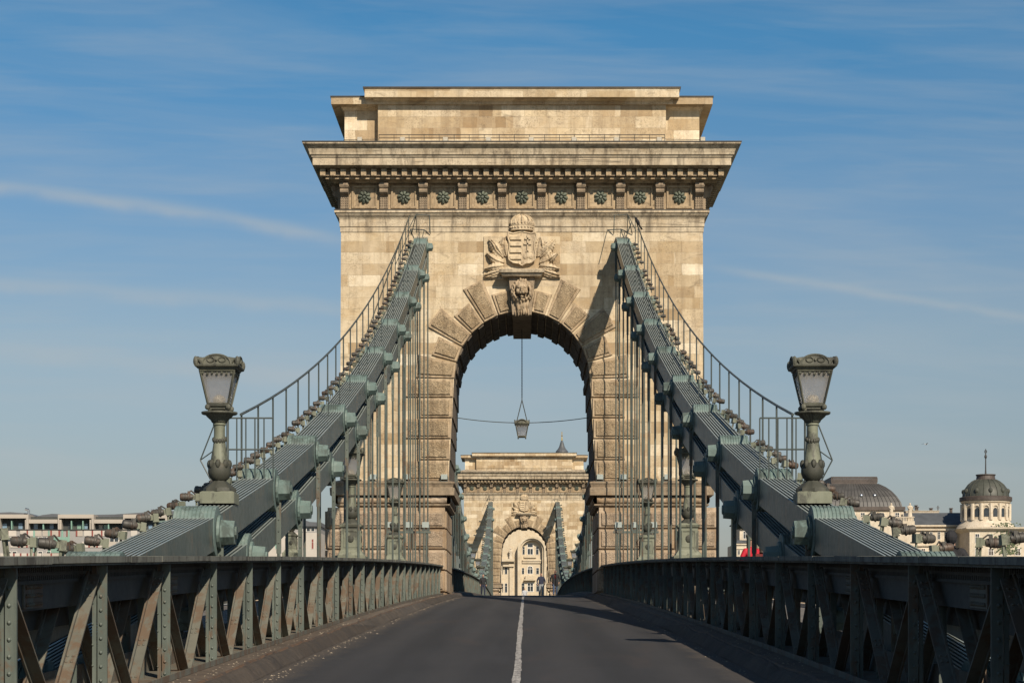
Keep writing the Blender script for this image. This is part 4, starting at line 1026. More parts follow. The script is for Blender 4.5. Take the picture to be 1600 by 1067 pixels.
# ================================================================== CAST IRON LAMPS
def make_lamp(pedestal):
    root = thing('street_lamp', (0,0,0), '', 'street lamp')
    z = 0
    if pedestal:
        mb = MB(); mb.sqlathe([(.46,-.35), (.46,.12), (.40,.14), (.37,.20), (.31,.28), (.30,.30), (.285,.98), (.33,1.00), (.345,1.06), (.30,1.08), (.27,1.12)])
        for sx, sy in ((0,-1), (1,0), (-1,0), (0,1)):
            pass
        for a in range(4):
            c, s_ = (0,1,0,-1)[a], (-1,0,1,0)[a]
            def q(x, d, zz): return (x*(-s_)+d*c, x*c+d*s_, zz)
            for x0, x1, zz0, zz1 in ((-.21,.21,.38,.41), (-.21,.21,.87,.90), (-.21,-.18,.41,.87), (.18,.21,.41,.87)):
                mb.hexa([q(x0,.27,zz0), q(x1,.27,zz0), q(x1,.312,zz0), q(x0,.312,zz0), q(x0,.27,zz1), q(x1,.27,zz1), q(x1,.312,zz1), q(x0,.312,zz1)])
        mb.build('pedestal', 'lampiron', root)
        mb = MB()
        for a in range(4):
            c, s_ = (0,1,0,-1)[a], (-1,0,1,0)[a]; mb.ball((c*.295, s_*.295, .64), (.10 if c == 0 else .04, .10 if s_ == 0 else .04, .12), 8, 6)
        mb.build('medallion', 'acanthus', root)
        z = 1.10
    else:
        mb = MB(); mb.sqlathe([(.30,-.10), (.30,.09), (.29,.10), (.26,.115)]); mb.build('base_plate', 'lampiron', root); z = .15
    mb = MB(); mb.lathe([(.275,-.04), (.27,.02), (.235,.055), (.20,.085), (.165,.12), (.11,.16), (.10,.19)], 32, (0,0,z), lambda t, j: 1+.07*math.cos(8*t)); mb.build('foot', 'acanthus', root, smooth=True)
    z2 = z+.17
    mb = MB(); mb.lathe([(.09,0), (.155,.05), (.178,.13), (.172,.24), (.150,.37), (.125,.52), (.105,.68), (.098,.82), (.098,.96), (.115,.97), (.115,1.0), (.10,1.01)], 20, (0,0,z2)); mb.build('column', 'lampiron', root, smooth=True)
    mb = MB(); mb.lathe([(.12,-.005), (.17,.045), (.196,.13), (.194,.20), (.186,.245), (.172,.30), (.15,.30)], 32, (0,0,z2), lambda t, j: (1+.03*abs(math.sin(4*t))) if j else 1)
    for i in range(8):
        t_ = 2*math.pi*i/8; mb.ball((.172*math.cos(t_), .172*math.sin(t_), z2+.28), (.05, .05, .085), 6, 5)
    mb.build('acanthus_collar', 'acanthus', root, smooth=True)
    mb = MB()
    for i in range(14):
        t_ = 2*math.pi*i/14; mb.ball((.103*math.cos(t_), .103*math.sin(t_), z2+.72+.035*math.sin(t_)), (.03,.03,.045), 6, 4)
    mb.build('wreath', 'acanthus', root)
    z3 = z2+1.0
    mb = MB(); mb.lathe([(.10,0), (.13,.02), (.15,.06), (.215,.12), (.235,.15), (.30,.16), (.315,.175), (.315,.20), (.28,.205), (.10,.215)], 40, (0,0,z3), lambda t, j: (1+.035*math.cos(20*t)) if j < 5 else 1); mb.build('saucer', 'lampdark', root)
    z4 = z3+.215
    mb = MB()
    mb.sqlathe([(.15,0), (.15,.03), (.17,.035), (.19,.06), (.19,.08), (.16,.085)], (0,0,z4+.03)); mb.sqlathe([(.06,0), (.06,.03)], (0,0,z4))
    for sx in (-1, 1):
        for sy in (-1, 1):
            mb.ball((sx*.18, sy*.18, z4+.06), (.05,.05,.055), 8, 5)
            mb.ball((sx*.15, sy*.15, z4+.015), (.035,.035,.03), 6, 4)
            mb.tube((sx*.175, sy*.175, z4+.10), (sx*.30, sy*.30, z4+.70), .021, 4)
            p = [(sx*.175, sy*.175, z4+.12), (sx*.2975, sy*.2975, z4+.68)]
    for a, b_ in (((-1,-1),(1,-1)), ((1,-1),(1,1)), ((1,1),(-1,1)), ((-1,1),(-1,-1))):
        for q, zz, r in ((.18,.12,.016), (.298,.68,.02)): mb.tube((a[0]*q, a[1]*q, z4+zz), (b_[0]*q, b_[1]*q, z4+zz), r, 4)
        for i in range(7):                                  # pendent fringe
            f = (i+.5)/7; x = a[0]+(b_[0]-a[0])*f; y = a[1]+(b_[1]-a[1])*f; q = .292
            mb.ball((x*q, y*q, z4+.645-.015*(i % 2)), (.024,.024,.03), 5, 4)
    mb.build('lantern_frame', 'lampdark', root)
    mb = MB(); mb.sqlathe([(.165,.11), (.288,.69)], (0,0,z4)); mb.build('lantern_glass', 'lampglass', root)
    mb = MB(); mb.ball((0,0,z4+.20), (.115,.115,.10), 14, 8); mb.tube((0,0,z4+.08), (0,0,z4+.16), .05, 8); mb.build('bulb', 'bulb', root, smooth=True)
    z5 = z4+.70
    mb = MB(); mb.sqlathe([(.30,0), (.325,.01), (.335,.035), (.375,.05), (.385,.07), (.385,.085), (.345,.09), (.33,.20), (.20,.235), (.05,.245)], (0,0,z5))
    for a in range(4):                                      # arched scrolled cresting on each side
        c, s_ = (0,1,0,-1)[a], (-1,0,1,0)[a]
        def q(x, d, zz): return (x*(-s_)+d*c, x*c+d*s_, z5+zz)
        pts = [(-.24,.09)]+[(-.24*math.cos(t_), .115+.14*math.sin(t_)) for t_ in [math.pi*i/12 for i in range(13)]]+[(.24,.09)]
        n = len(pts); mb.add([q(x,.365,zz) for x, zz in pts]+[q(x,.31,zz) for x, zz in pts], [tuple(range(n)), tuple(range(n, 2*n))]+[(i, n+i, n+(i+1)%n, (i+1)%n) for i in range(n)])
        for u_, v_ in zip(pts, pts[1:]): mb.tube(q(u_[0],.37,u_[1]), q(v_[0],.37,v_[1]), .016, 5)
        for e in (-1, 1):
            mb.path([q(e*(.10+.06*math.cos(t_)), .372, .165+.045*math.sin(t_)) for t_ in [2*math.pi*i/10 for i in range(11)]], .013, 4)
            pc = [q(e*(.25+.11*i/4), .36, .09+.09*math.sin(math.pi*i/4*.8)) for i in range(5)]; mb.path(pc, .025, 5)
        mb.ball(q(0,.37,.16), .028, 6, 4)
    for sx in (-1, 1):
        for sy in (-1, 1): mb.ball((sx*.36, sy*.36, z5+.14), (.045,.045,.09), 8, 6)
    mb.build('lantern_cornice', 'lampdark', root)
    return root
lp = make_lamp(False); lp.scale = (.93,.93,.925); lp.location = (-4.82, 33.6, PZ(784, 33.6)+.055); lp['label'] = 'large iron lamp standing on the left chain, its column peeling at the base'
lp2 = copy_tree(lp, (4.85, 33.6, PZ(784, 33.6)+.055), 'large iron lamp standing on the right chain in front of blue sky')
ped = make_lamp(True); ped.scale = (.95,.95,.95)
first = True
def rail_z(Y): return Zr(Y)+.172+1.40
for Y, s, lab in [(60, -1, 'iron lamp on a square pedestal half hidden behind the left chain'), (60, 1, 'iron lamp on a square pedestal half hidden behind the right chain'),
                  (80, -1, 'iron lamp among the left suspender rods just in front of the tower'), (80, 1, 'iron lamp among the right suspender rods just in front of the tower'),
                  (182, -1, 'first and tallest looking of the left lamps beyond the arch'), (182, 1, 'first and tallest looking of the right lamps beyond the arch'),
                  (200, -1, 'second of the left lamps beyond the arch'), (200, 1, 'second of the right lamps beyond the arch'),
                  (220, -1, 'third of the left lamps beyond the arch'), (220, 1, 'third of the right lamps beyond the arch'),
                  (239, -1, 'fourth and smallest left lamp beyond the arch'), (239, 1, 'fourth and smallest right lamp beyond the arch')]:
    loc = (s*4.90, Y, rail_z(Y)-.02)
    if first: ped.location = loc; ped['label'] = lab; first = False; o = ped
    else: o = copy_tree(ped, loc, lab)
    if Y > 100: o['group'] = 'lamps over the main span'
for s, nm in ((-1, 'left'), (1, 'right')):
    copy_tree(ped, (s*11.7, 104.5, PZ(867, 104.5)), 'iron lamp on a pedestal at the pier end %s of the tower' % nm)
    mb = MB(); mb.box(s*11.7-2.2, s*11.7+2.2, 103.9, 105.1, Zr(104)+.1, PZ(867, 104.5)-.4); mb.rings([(.06, PZ(867,104.5)-.4), (.06, PZ(867,104.5)-.3)], s*11.7-2.2, s*11.7+2.2, 103.9, 105.1)
    tag(mb.build('parapet_wall', 'base'), 'low stone parapet on the pier %s of the tower' % nm, 'parapet')
# hanging lantern in the archway
HY = T1+4.0; zb = PZ(684, HY)
root = thing('hanging_lantern', (PX(815.5, HY), HY, zb), 'small lantern hanging on a rod in the middle of the near archway', 'lantern')
mb = MB(); mb.sqlathe([(.20,.10), (.30,.62)]); mb.build('lantern_glass', 'lampglass', root)
mb = MB(); mb.sqlathe([(.20,.02), (.22,.05), (.22,.09), (.19,.10)])
for sx in (-1, 1):
    for sy in (-1, 1): mb.tube((sx*.205, sy*.205, .09), (sx*.31, sy*.31, .64), .022, 4); mb.ball((sx*.19, sy*.19, 0), (.035,.035,.05), 6, 4)
for i in range(4):
    a = [(-1,-1),(1,-1),(1,1),(-1,1)][i]; b_ = [(1,-1),(1,1),(-1,1),(-1,-1)][i]
    for f in (.15, .38, .62, .85): mb.ball(((a[0]+(b_[0]-a[0])*f)*.30, (a[1]+(b_[1]-a[1])*f)*.30, .60), (.03,.03,.035), 5, 4)
mb.sqlathe([(.30,.63), (.36,.66), (.38,.72), (.35,.76), (.30,.86), (.12,.90), (.05,.92)])
for a in range(4):
    c, s_ = (0,1,0,-1)[a], (-1,0,1,0)[a]
    mb.path([((.22*math.cos(t_))*(-s_)+.36*c, (.22*math.cos(t_))*c+.36*s_, .76+.14*math.sin(t_)) for t_ in [math.pi*i/8 for i in range(9)]], .03, 5)
mb.build('lantern_frame', 'lampdark', root)
zy = PZ(625, HY)-zb; zc = PZ(527, HY)-zb
mb = MB(); mb.tube((-.27,0,.80), (0,0,zy), .024, 5); mb.tube((.27,0,.80), (0,0,zy), .024, 5); mb.tube((0,0,zy), (0,0,zc+.4), .02, 5)
for i in range(40): mb.ball((0,0,zy+(zc-zy)*i/40), (.03,.02,.05), 5, 4)
mb.build('hanging_rod', 'dark', root)
root = thing('stay_cable', (0, HY, PZ(660, HY)), 'thin sagging cable steadying the lantern between the arch jambs', 'cable')
mb = MB(); pts = []
for i in range(21):
    x = -3.6+7.2*i/20; y_ = 651+9.5*(1-(x/3.6)**2); pts.append((x, 0, PZ(y_, HY)-PZ(660, HY)))
mb.path(pts, .02, 5); mb.build('cable', 'dark', root)
# brackets with twin floodlights by the inner suspenders
fl = None
for s, nm, xs_ in ((-1, 'left', (610, 639, 665)), (1, 'right', (966, 991, 1021))):
    for x in xs_:
        Y = 92; loc = (PX(x, Y), Y, PZ(829, Y)); lab = 'pale box floodlight on a bar among the %s suspender rods' % nm
        if fl is None:
            fl = make_led('led'); fl.location = loc; fl['label'] = lab; fl['group'] = '%s bar floodlights' % nm
        else: copy_tree(fl, loc, lab, '%s bar floodlights' % nm)
    xa, xb = PX(min(xs_)-8, 92), PX(max(xs_)+8, 92); z = PZ(829.3, 92)
    mb = MB(); mb.box(xa, xb, 91.9, 92.05, z-.10, z-.005); mb.tube((xa+.2,91.97,Zr(92)+.1), (xa+.2,91.97,z-.1), .04, 6); mb.tube((xb-.2,91.97,Zr(92)+.1), (xb-.2,91.97,z-.1), .04, 6)
    tag(mb.build('light_bar', 'green'), 'steel bar carrying box floodlights beside the %s suspender rods' % nm, 'light bar')

# ================================================================== CITY BEYOND THE RIVER
GZ = -4.0
class Frame:                                                          # a facade drawn in its own plane at distance Y
    def __init__(s, Y): s.Y = Y
    def x(s, px): return PX(px, s.Y)
    def z(s, py): return PZ(py, s.Y)
def part(parent, nm, m_, fn, smooth=False):
    mb = MB(); fn(mb); return mb.build(nm, m_, parent, tuple(-c for c in parent.location), smooth=smooth)
def window(parent, x0, x1, z0, z1, y, frame='whiteframe', glass='pane', mull=1, arch=False, d=.18, rec=True):
    # frame stands 4 cm proud of the wall face y, glass set into it
    mb = MB(); t_ = min(.14, (x1-x0)*.09)
    if arch:
        r = (x1-x0)/2; cx = (x0+x1)/2; zc = z1-r
        po = [(x0,z0), (x1,z0)]+[(cx+r*math.cos(a), zc+r*math.sin(a)) for a in [math.pi*i/10 for i in range(11)]]
        for a, b_ in zip(po, po[1:]+po[:1]): mb.tube((a[0],y-.02,a[1]), (b_[0],y-.02,b_[1]), t_*.8, 4)
        mb.box(x0, x1, y-.05, y-.03, zc-t_*.4, zc+t_*.4)
    else:
        mb.box(x0-t_, x0, y-.08, y+.05, z0-t_, z1+t_); mb.box(x1, x1+t_, y-.08, y+.05, z0-t_, z1+t_)
        mb.box(x0, x1, y-.08, y+.05, z1, z1+t_); mb.box(x0, x1, y-.08, y+.05, z0-t_, z0)
    for k in range(mull):
        xm = x0+(x1-x0)*(k+1)/(mull+1); mb.box(xm-t_*.35, xm+t_*.35, y-.07, y-.03, z0, z1)
    if not arch and z1-z0 > 1.4*(x1-x0): zm = z0+(z1-z0)*.68; mb.box(x0, x1, y-.066, y-.034, zm-t_*.35, zm+t_*.35)
    o = mb.build('window', frame, parent, tuple(-c for c in parent.location))
    mb = MB()
    if arch: mb.prism(po, y-.012, y+.02)
    else: mb.box(x0, x1, y-.012, y+.02, z0, z1)
    mb.build('pane', glass, o)
    return o
# ---- the palace that closes the view through both arches
fr = Frame(480); Y = 480
b = thing('palace_building', (0, Y, GZ), 'cream stone palace with arched windows seen through the distant archway', 'building')
X0, X1 = fr.x(735), fr.x(905)
part(b, 'wall', 'facade', lambda m: (m.box(X0, X1, Y, Y+26, GZ, fr.z(735)),))
part(b, 'roof', 'roofslate', lambda m: m.rings([(.6, fr.z(735)), (.6, fr.z(733)), (-3, fr.z(722)), (-6, fr.z(718))], X0, X1, Y, Y+26))
cx, zc, ro = fr.x(831.3), fr.z(860), 22.5*Y/F
def arch_ring(m):
    for r0, r1, yf in ((ro-.55, ro, -1.7), (ro-.95, ro-.56, -1.2)):
        a = [(cx+r*math.cos(t_), zc+r*math.sin(t_)*1.0) for r in (r0,) for t_ in [math.pi*i/24 for i in range(25)]]
        c = [(cx+r1*math.cos(t_), zc+r1*math.sin(t_)) for t_ in [math.pi*i/24 for i in range(25)]]
        for i in range(24):
            q = [a[i], c[i], c[i+1], a[i+1]]
            m.hexa([(p[0],Y+yf,p[1]) for p in q]+[(p[0],Y-.01,p[1]) for p in q])
        for s in (-1, 1):
            e0, e1 = sorted((cx+s*r0, cx+s*r1)); m.box(e0, e1, Y+yf, Y-.01, GZ, zc-.002)
part(b, 'arch_moulding', 'facade', arch_ring)
part(b, 'cornice', 'facade', lambda m: [m.box(fr.x(a), fr.x(c), Y-d, Y-.01, fr.z(e), fr.z(f)) for a, c, d, e, f in
     ((784, 804, 1.2, 877, 873), (784, 804, .7, 879.5, 877.1), (816.5, 846, .5, 876.5, 874), (816, 846, .3, 879.5, 876.6), (786,803,.9,885,882), (735,905,.8,762,757), (795,803,.5,883.9,881))])
part(b, 'pilaster', 'facade', lambda m: [m.box(fr.x(a), fr.x(c), Y-.5, Y-.01, GZ, fr.z(884)) for a, c in ((796, 801.5), (783, 785), (855, 860), (735, 741))])
for x0, x1, y0, y1, ar, mu in ((824.5, 832.5, 866, 857, 0, 1), (824.5,832.5,854.5,849.5,0,0), (816.5, 819.8, 866, 854, 0, 0), (837.5, 841.5, 866, 854, 0, 0), (824, 832.5, 896.5, 884, 1, 1), (815.5, 819, 896.5, 887, 0, 0), (838, 842, 896.5, 887, 0, 0),
                           (824.5, 832.8, 923.5, 911, 0, 1), (815, 819.5, 923.5, 911, 0, 0), (838, 842, 923.5, 911, 0, 0), (789, 792.5, 896.5, 886, 0, 0), (784, 786, 896.5, 886, 0, 0), (789, 792.5, 925, 911, 0, 0), (784, 786.3, 925, 911, 0, 0)):
    window(b, fr.x(x0), fr.x(x1), fr.z(y0), fr.z(y1), Y, mull=mu, arch=bool(ar))
part(b, 'balcony', 'facade', lambda m: [m.box(fr.x(a), fr.x(c), Y-d, Y-.01, fr.z(e), fr.z(f)) for a, c, d, e, f in ((819, 837, 1.0, 906.5, 904.5), (821, 835, .8, 904.3, 899), (819,838,.4,871,868))])
def statue(m, x, z, h, y):
    m.lathe([(h*.16,0), (h*.17,h*.08), (h*.13,h*.3), (h*.15,h*.52), (h*.19,h*.72), (h*.12,h*.82), (h*.05,h*.84)], 10, (x,y,z), sy=.75)
    m.ball((x,y,z+h*.92), (h*.075,h*.08,h*.09), 8, 6); m.tube((x+h*.17,y,z+h*.74), (x+h*.20,y-.1,z+h*.48), h*.05, 6, h*.04); m.tube((x-h*.17,y,z+h*.74), (x-h*.08,y-h*.15,z+h*.55), h*.05, 6, h*.04)
mb = MB(); statue(mb, fr.x(798), fr.z(873)+.01, 17*Y/F, Y-.65); tag(mb.build('statue', 'white_facade'), 'pale statue on the cornice of the palace seen through the far arch', 'statue')
# ---- cathedral lantern far behind
Y = 900; fr = Frame(Y); cx = fr.x(878)
b = thing('cathedral_dome', (cx, Y, GZ), 'dark lantern and gilded finial of a dome peeping over the distant tower', 'dome')
K = Y/F
part(b, 'drum', 'facade', lambda m: m.lathe([(30*K,GZ), (30*K, fr.z(790)), (32*K, fr.z(789)), (32*K, fr.z(786))], 32, (cx,Y,0)))
part(b, 'dome', 'roofcopper', lambda m: m.lathe([(30*K, fr.z(786)), (28*K, fr.z(765)), (22*K, fr.z(745)), (13*K, fr.z(730)), (8*K, fr.z(724))], 32, (cx,Y,0)), True)
part(b, 'lantern', 'roofslate', lambda m: m.lathe([(8*K, fr.z(724)), (8*K, fr.z(708)), (10*K, fr.z(707)), (9.5*K, fr.z(705)), (6.5*K, fr.z(701.5)), (4.4*K, fr.z(698)), (3*K, fr.z(693)), (1.3*K, fr.z(688))], 16, (cx,Y,0)))
part(b, 'finial', 'gold', lambda m: (m.lathe([(1.3*K, fr.z(688)), (1.0*K, fr.z(685)), (.6*K, fr.z(682)), (1.3*K, fr.z(680.5)), (.5*K, fr.z(679)), (.4*K, fr.z(674))], 10, (cx,Y,0)), m.box(cx-1.1*K, cx+1.1*K, Y-.3*K, Y+.3*K, fr.z(676.6), fr.z(676))))
# ---- modern hotel on the left bank
Y = 430; fr = Frame(Y)
b = thing('hotel_building', (fr.x(110), Y, GZ), 'modern beige hotel block with stepped roof terraces and green glazing', 'building')
XL, XR = fr.x(-120), fr.x(262)
part(b, 'wall', 'greywall', lambda m: m.box(XL, XR, Y, Y+18, GZ, fr.z(828)))
part(b, 'terrace_wall', 'dark', lambda m: m.box(XL, XR, Y+1.6, Y+16, fr.z(828), fr.z(806.5)))
part(b, 'parapet_line', 'dark', lambda m: m.box(XL, XR, Y-.25, Y+1.5, fr.z(828)+.01, fr.z(826.8)))
def terr(m):
    for i, (a, c, top) in enumerate(((-106,-57,811),(-59,-1,803.5),(0-1,45,803.5),(39,96,811.2),(91,147,803.5),(140,195,811.2),(193,262,803.5))):
        a, c = fr.x(a), fr.x(c); off = -.35 if top < 808 else 0.0
        zt_, zb_ = fr.z(top), fr.z(top+6); z0 = fr.z(826.7)
        m.box(a, c, Y+off, Y+4, zb_, zt_); w_ = 3.5*Y/F*1.0
        m.box(a, a+w_*.55, Y+off+.02, Y+1.59, z0, zb_-.005); m.box(c-w_, c, Y+off+.02, Y+1.59, z0, zb_-.005)
part(b, 'terrace_frame', 'hotel', terr)
for a, c, y0, y1, g in ((1,8,825.5,817,'bluepane'), (26,32.5,825.5,816.5,'bluepane'), (50,56.5,825.5,817,'bluepane'), (75,81,825.5,817,'bluepane'), (104,108,825.5,817,'pane'), (118,128,825.5,818.5,'greenglass'), (128.5,134.5,825.5,817,'bluepane'), (152,158,825.5,819,'hotel'), (159.5,168,825.5,819,'greenglass'), (218,225,825,819,'greenglass'), (230,236,825,819,'bluepane')):
    window(b, fr.x(a), fr.x(c), fr.z(y0), fr.z(y1), Y+1.58, 'dark', g, 0)
def fins(m):
    for x in (17.5, 67, 111, 129, 169, 215): m.box(fr.x(x)-.12, fr.x(x)+.12, Y+.3, Y+1.58, fr.z(826.5), fr.z(813))
part(b, 'terrace_screen', 'greenglass', fins)
def panels(m):
    r = random.Random(5)
    for row, (y0, y1) in enumerate(((837.5, 828.6), (855, 846), (873, 864))):
        x = -110
        while x < 255:
            w_ = r.choice((8, 10, 12)); m.cur = r.choice((0, 0, 1, 0))
            if not (86 < x < 118 and row < 2): m.box(fr.x(x), fr.x(x+w_), Y-.12, Y-.005, fr.z(y0), fr.z(y1))
            x += w_
            if r.random() < .5: m.cur = 2; m.box(fr.x(x), fr.x(x+2.6), Y-.13, Y-.006, fr.z(y0), fr.z(y1)); x += 2.6
            else: x += r.choice((2, 6))
mb = MB(); panels(mb); mb.build('cladding_panel', ['pinkwall', 'hotel', 'redpanel'], b, tuple(-c for c in b.location))
def glz(m):
    for y0, y1 in ((863, 838.8),): m.box(fr.x(80), fr.x(106), Y-.10, Y-.004, fr.z(y0), fr.z(y1))
    for x in (52, 75, 96, 106): m.box(fr.x(x), fr.x(x+3), Y-.14, Y-.007, fr.z(862), fr.z(828.6))
part(b, 'green_glazing', 'greenglass', glz)
for x in (11, 20, 60, 73, 172, 179, 208, -20, -50):
    window(b, fr.x(x), fr.x(x+6), fr.z(869), fr.z(861.5), Y-.02, 'whiteframe', 'pane', 0)
    window(b, fr.x(x), fr.x(x+6), fr.z(846), fr.z(839), Y-.02, 'whiteframe', 'pane', 0)
def roofs(m):
    for x0, x1, prof in ((-60, 50, ((0,804),(.25,799.5),(.62,798),(.9,800),(1,804.5))), (44, 93, ((0,806),(.3,802.5),(.62,800.5),(.85,801),(1,806))), (95, 268, ((0,804),(.15,802.5),(.3,802),(.45,801.5),(.7,798.5),(1,796)))):
        pts = [(fr.x(x0+(x1-x0)*u_), fr.z(v_)) for u_, v_ in prof]; pts += [(pts[-1][0], fr.z(807.5)), (pts[0][0], fr.z(807.5))]
        m.prism(pts, Y+4.1, Y+17)
part(b, 'roof', 'darkroof', roofs)
part(b, 'vent_pipe', 'metalpipe', lambda m: (m.tube((fr.x(39.5),Y+3,fr.z(803)), (fr.x(39.5),Y+3,fr.z(795)), .28, 8), m.tube((fr.x(39.5),Y+3,fr.z(795)), (fr.x(34),Y+3,fr.z(793.5)), .28, 8), m.tube((fr.x(230),Y+6,fr.z(799)), (fr.x(230),Y+6,fr.z(792.5)), .3, 8), m.box(fr.x(228.3), fr.x(231.7), Y+5.7, Y+6.3, fr.z(795.2), fr.z(794.2))))
# second block, seen between the left chain and the tower
Y = 425; fr = Frame(Y)
b = thing('office_block', (fr.x(465), Y, GZ), 'pinkish block with grey roof and red window strips behind the left chain', 'building')
part(b, 'wall', 'pinkwall', lambda m: m.box(fr.x(405), fr.x(500), Y, Y+20, GZ, fr.z(832)))
part(b, 'attic_storey', 'greywall', lambda m: m.box(fr.x(405), fr.x(500), Y+.4, Y+20, fr.z(832), fr.z(822)))
part(b, 'roof', 'darkroof', lambda m: m.prism([(fr.x(400), fr.z(822)), (fr.x(400), fr.z(808)), (fr.x(470), fr.z(810)), (fr.x(484), fr.z(815)), (fr.x(502), fr.z(816)), (fr.x(502), fr.z(822))], Y-.3, Y+20.3))
for x in (412, 430, 449, 474, 487, 495):
    window(b, fr.x(x), fr.x(x+3), fr.z(857), fr.z(842), Y, 'whiteframe', 'redpanel' if x not in (449, 430) else 'greenglass', 0)
for x in (412, 424, 436, 448, 473, 479, 486): window(b, fr.x(x), fr.x(x+5), fr.z(829.5), fr.z(824), Y+.4, 'whiteframe', 'pane', 0)
# ---- old palaces on the right bank
Y = 470; fr = Frame(Y); K = Y/F
b = thing('mansard_palace', (fr.x(1345), Y, GZ), 'old palace with a bulging dark mansard roof and pierced iron cresting', 'building')
part(b, 'wall', 'white_facade', lambda m: m.box(fr.x(1270), fr.x(1412), Y, Y+18, GZ, fr.z(797)))
part(b, 'cornice', 'brownband', lambda m: m.box(fr.x(1267), fr.x(1414), Y-.5, Y+18.5, fr.z(797)+.01, fr.z(791.5)))
def mans(m):
    pr = [(0,791.4), (2,784), (7,775), (14,766), (22,759), (31,753.5), (35,752.5)]
    m.rings([(-a*K, fr.z(y)) for a, y in pr], fr.x(1270), fr.x(1410), Y, Y+22)
part(b, 'roof', 'roofcopper', mans, False)
def seams(m):
    for i in range(22):
        f = (i+.5)/22
        pr = [(0,791.4), (2,784), (7,775), (14,766), (22,759), (31,753.5)]
        pts = [(fr.x(1270)+a*K+(140-2*a)*K*f, Y+a*K-.02, fr.z(y)) for a, y in pr]; m.path(pts, .07, 4)
part(b, 'roof_seam', 'roofcopper', seams)
def crest(m):
    x0, x1, y0, y1 = fr.x(1304), fr.x(1376), Y+34*K, Y+22-34*K
    y0, y1 = Y+4.6, Y+16
    m.box(x0, x1, y0, y0+.3, fr.z(753.5), fr.z(751.2)); m.box(x0, x1, y0, y0+.3, fr.z(743.7), fr.z(742)); m.box(x0, x1, y0+.05, y0+.2, fr.z(747.5), fr.z(746.3))
    for i in range(37): m.box(x0+(x1-x0)*i/36-.12, x0+(x1-x0)*i/36+.12, y0+.06, y0+.22, fr.z(751.2), fr.z(743.7))
    for s in (x0, x1-.3): m.box(s, s+.3, y0+.3, y1, fr.z(753.5), fr.z(742))
part(b, 'roof_cresting', 'brownband', crest)
part(b, 'roof_cresting_back', 'brownband', lambda m: m.box(fr.x(1304), fr.x(1376), Y+16.1, Y+16.4, fr.z(753.5), fr.z(742)))
for x in (1347, 1368): part(b, 'roof_light', 'metalpipe', lambda m, x=x: m.ball((fr.x(x), Y+7.5*K-.1, fr.z(773.5)), (.38,.3,.42), 10, 6))
for x in (1285, 1300, 1315, 1330, 1345, 1360, 1375, 1399): window(b, fr.x(x), fr.x(x+6), fr.z(813), fr.z(801), Y, 'whiteframe', 'pane', 1); window(b, fr.x(x), fr.x(x+6), fr.z(845), fr.z(828), Y, 'whiteframe', 'pane', 1)
for x, nm in ((1389, 'left'), (1418, 'right')):
    mb = MB(); h = 21*K; mb.box(fr.x(x)-.7, fr.x(x)+.7, Y-3.7, Y-2.3, fr.z(815), fr.z(808)); statue(mb, fr.x(x), fr.z(808)+.01, h, Y-3)
    tag(mb.build('roof_statue', 'white_facade'), 'white %s statue standing on the balustrade below the mansard roof' % nm, 'statue')
b = thing('balustrade_wing', (fr.x(1395), Y-4, GZ), 'low pale wing with a balustrade below the two white statues', 'building')
part(b, 'wall', 'white_facade', lambda m: m.box(fr.x(1290), fr.x(1424), Y-4, Y-.6, GZ, fr.z(815.2)))
part(b, 'balustrade', 'white_facade', lambda m: [m.box(fr.x(1290), fr.x(1424), Y-3.9, Y-3.5, fr.z(809.6), fr.z(808.4)), ]+[m.box(fr.x(1291+i*2.4), fr.x(1292.2+i*2.4), Y-3.8, Y-3.6, fr.z(815.2), fr.z(809.6)) for i in range(55)])
Y = 474; fr = Frame(Y); K = Y/F
b = thing('slate_roofed_house', (fr.x(1470), Y, GZ), 'cream palace wing under a plain dark slate roof between dome and mansard', 'building')
part(b, 'wall', 'white_facade', lambda m: m.box(fr.x(1400), fr.x(1525), Y, Y+16, GZ, fr.z(820.5)))
part(b, 'cornice', 'white_facade', lambda m: (m.box(fr.x(1399), fr.x(1526), Y-.8, Y-.005, fr.z(822.5), fr.z(820)), m.box(fr.x(1400), fr.x(1525), Y-.5, Y-.006, fr.z(828.5), fr.z(826)), m.box(fr.x(1400), fr.x(1525), Y-.4, Y-.006, fr.z(853), fr.z(850.5))))
part(b, 'roof', 'roofslate', lambda m: m.hexa([(fr.x(1398),Y-.7,fr.z(820)+.01), (fr.x(1526),Y-.7,fr.z(820)+.01), (fr.x(1526),Y+16,fr.z(820)+.01), (fr.x(1398),Y+16,fr.z(820)+.01), (fr.x(1402),Y+6,fr.z(798.5)), (fr.x(1508),Y+6,fr.z(798.5)), (fr.x(1508),Y+9,fr.z(798.5)), (fr.x(1402),Y+9,fr.z(798.5))]))
part(b, 'upper_storey', 'white_facade', lambda m: (m.box(fr.x(1428), fr.x(1481), Y+10, Y+18, fr.z(815), fr.z(794.5)), m.box(fr.x(1427), fr.x(1482), Y+9.8, Y+18.2, fr.z(794.4), fr.z(793.4))))
def chim(m):
    for x, y0, y1, w_ in ((1439,794,789,2.2), (1446,794,785.5,1.4), (1448,794,788,1.2), (1470,800,790,1.8), (1502,800,790,1.7)):
        m.box(fr.x(x-w_), fr.x(x+w_), Y+11, Y+12, fr.z(y0), fr.z(y1)); m.box(fr.x(x-w_-.8), fr.x(x+w_+.8), Y+10.8, Y+12.2, fr.z(y1)+.01, fr.z(y1-1.2))
    m.tube((fr.x(1480.5),Y+11,fr.z(795)), (fr.x(1480.5),Y+11,fr.z(785)), .1, 4); m.box(fr.x(1478), fr.x(1483), Y+10.9, Y+11.1, fr.z(788.6), fr.z(787.8)); m.box(fr.x(1436), fr.x(1450), Y+10.9, Y+11.1, fr.z(788.3), fr.z(787.5))
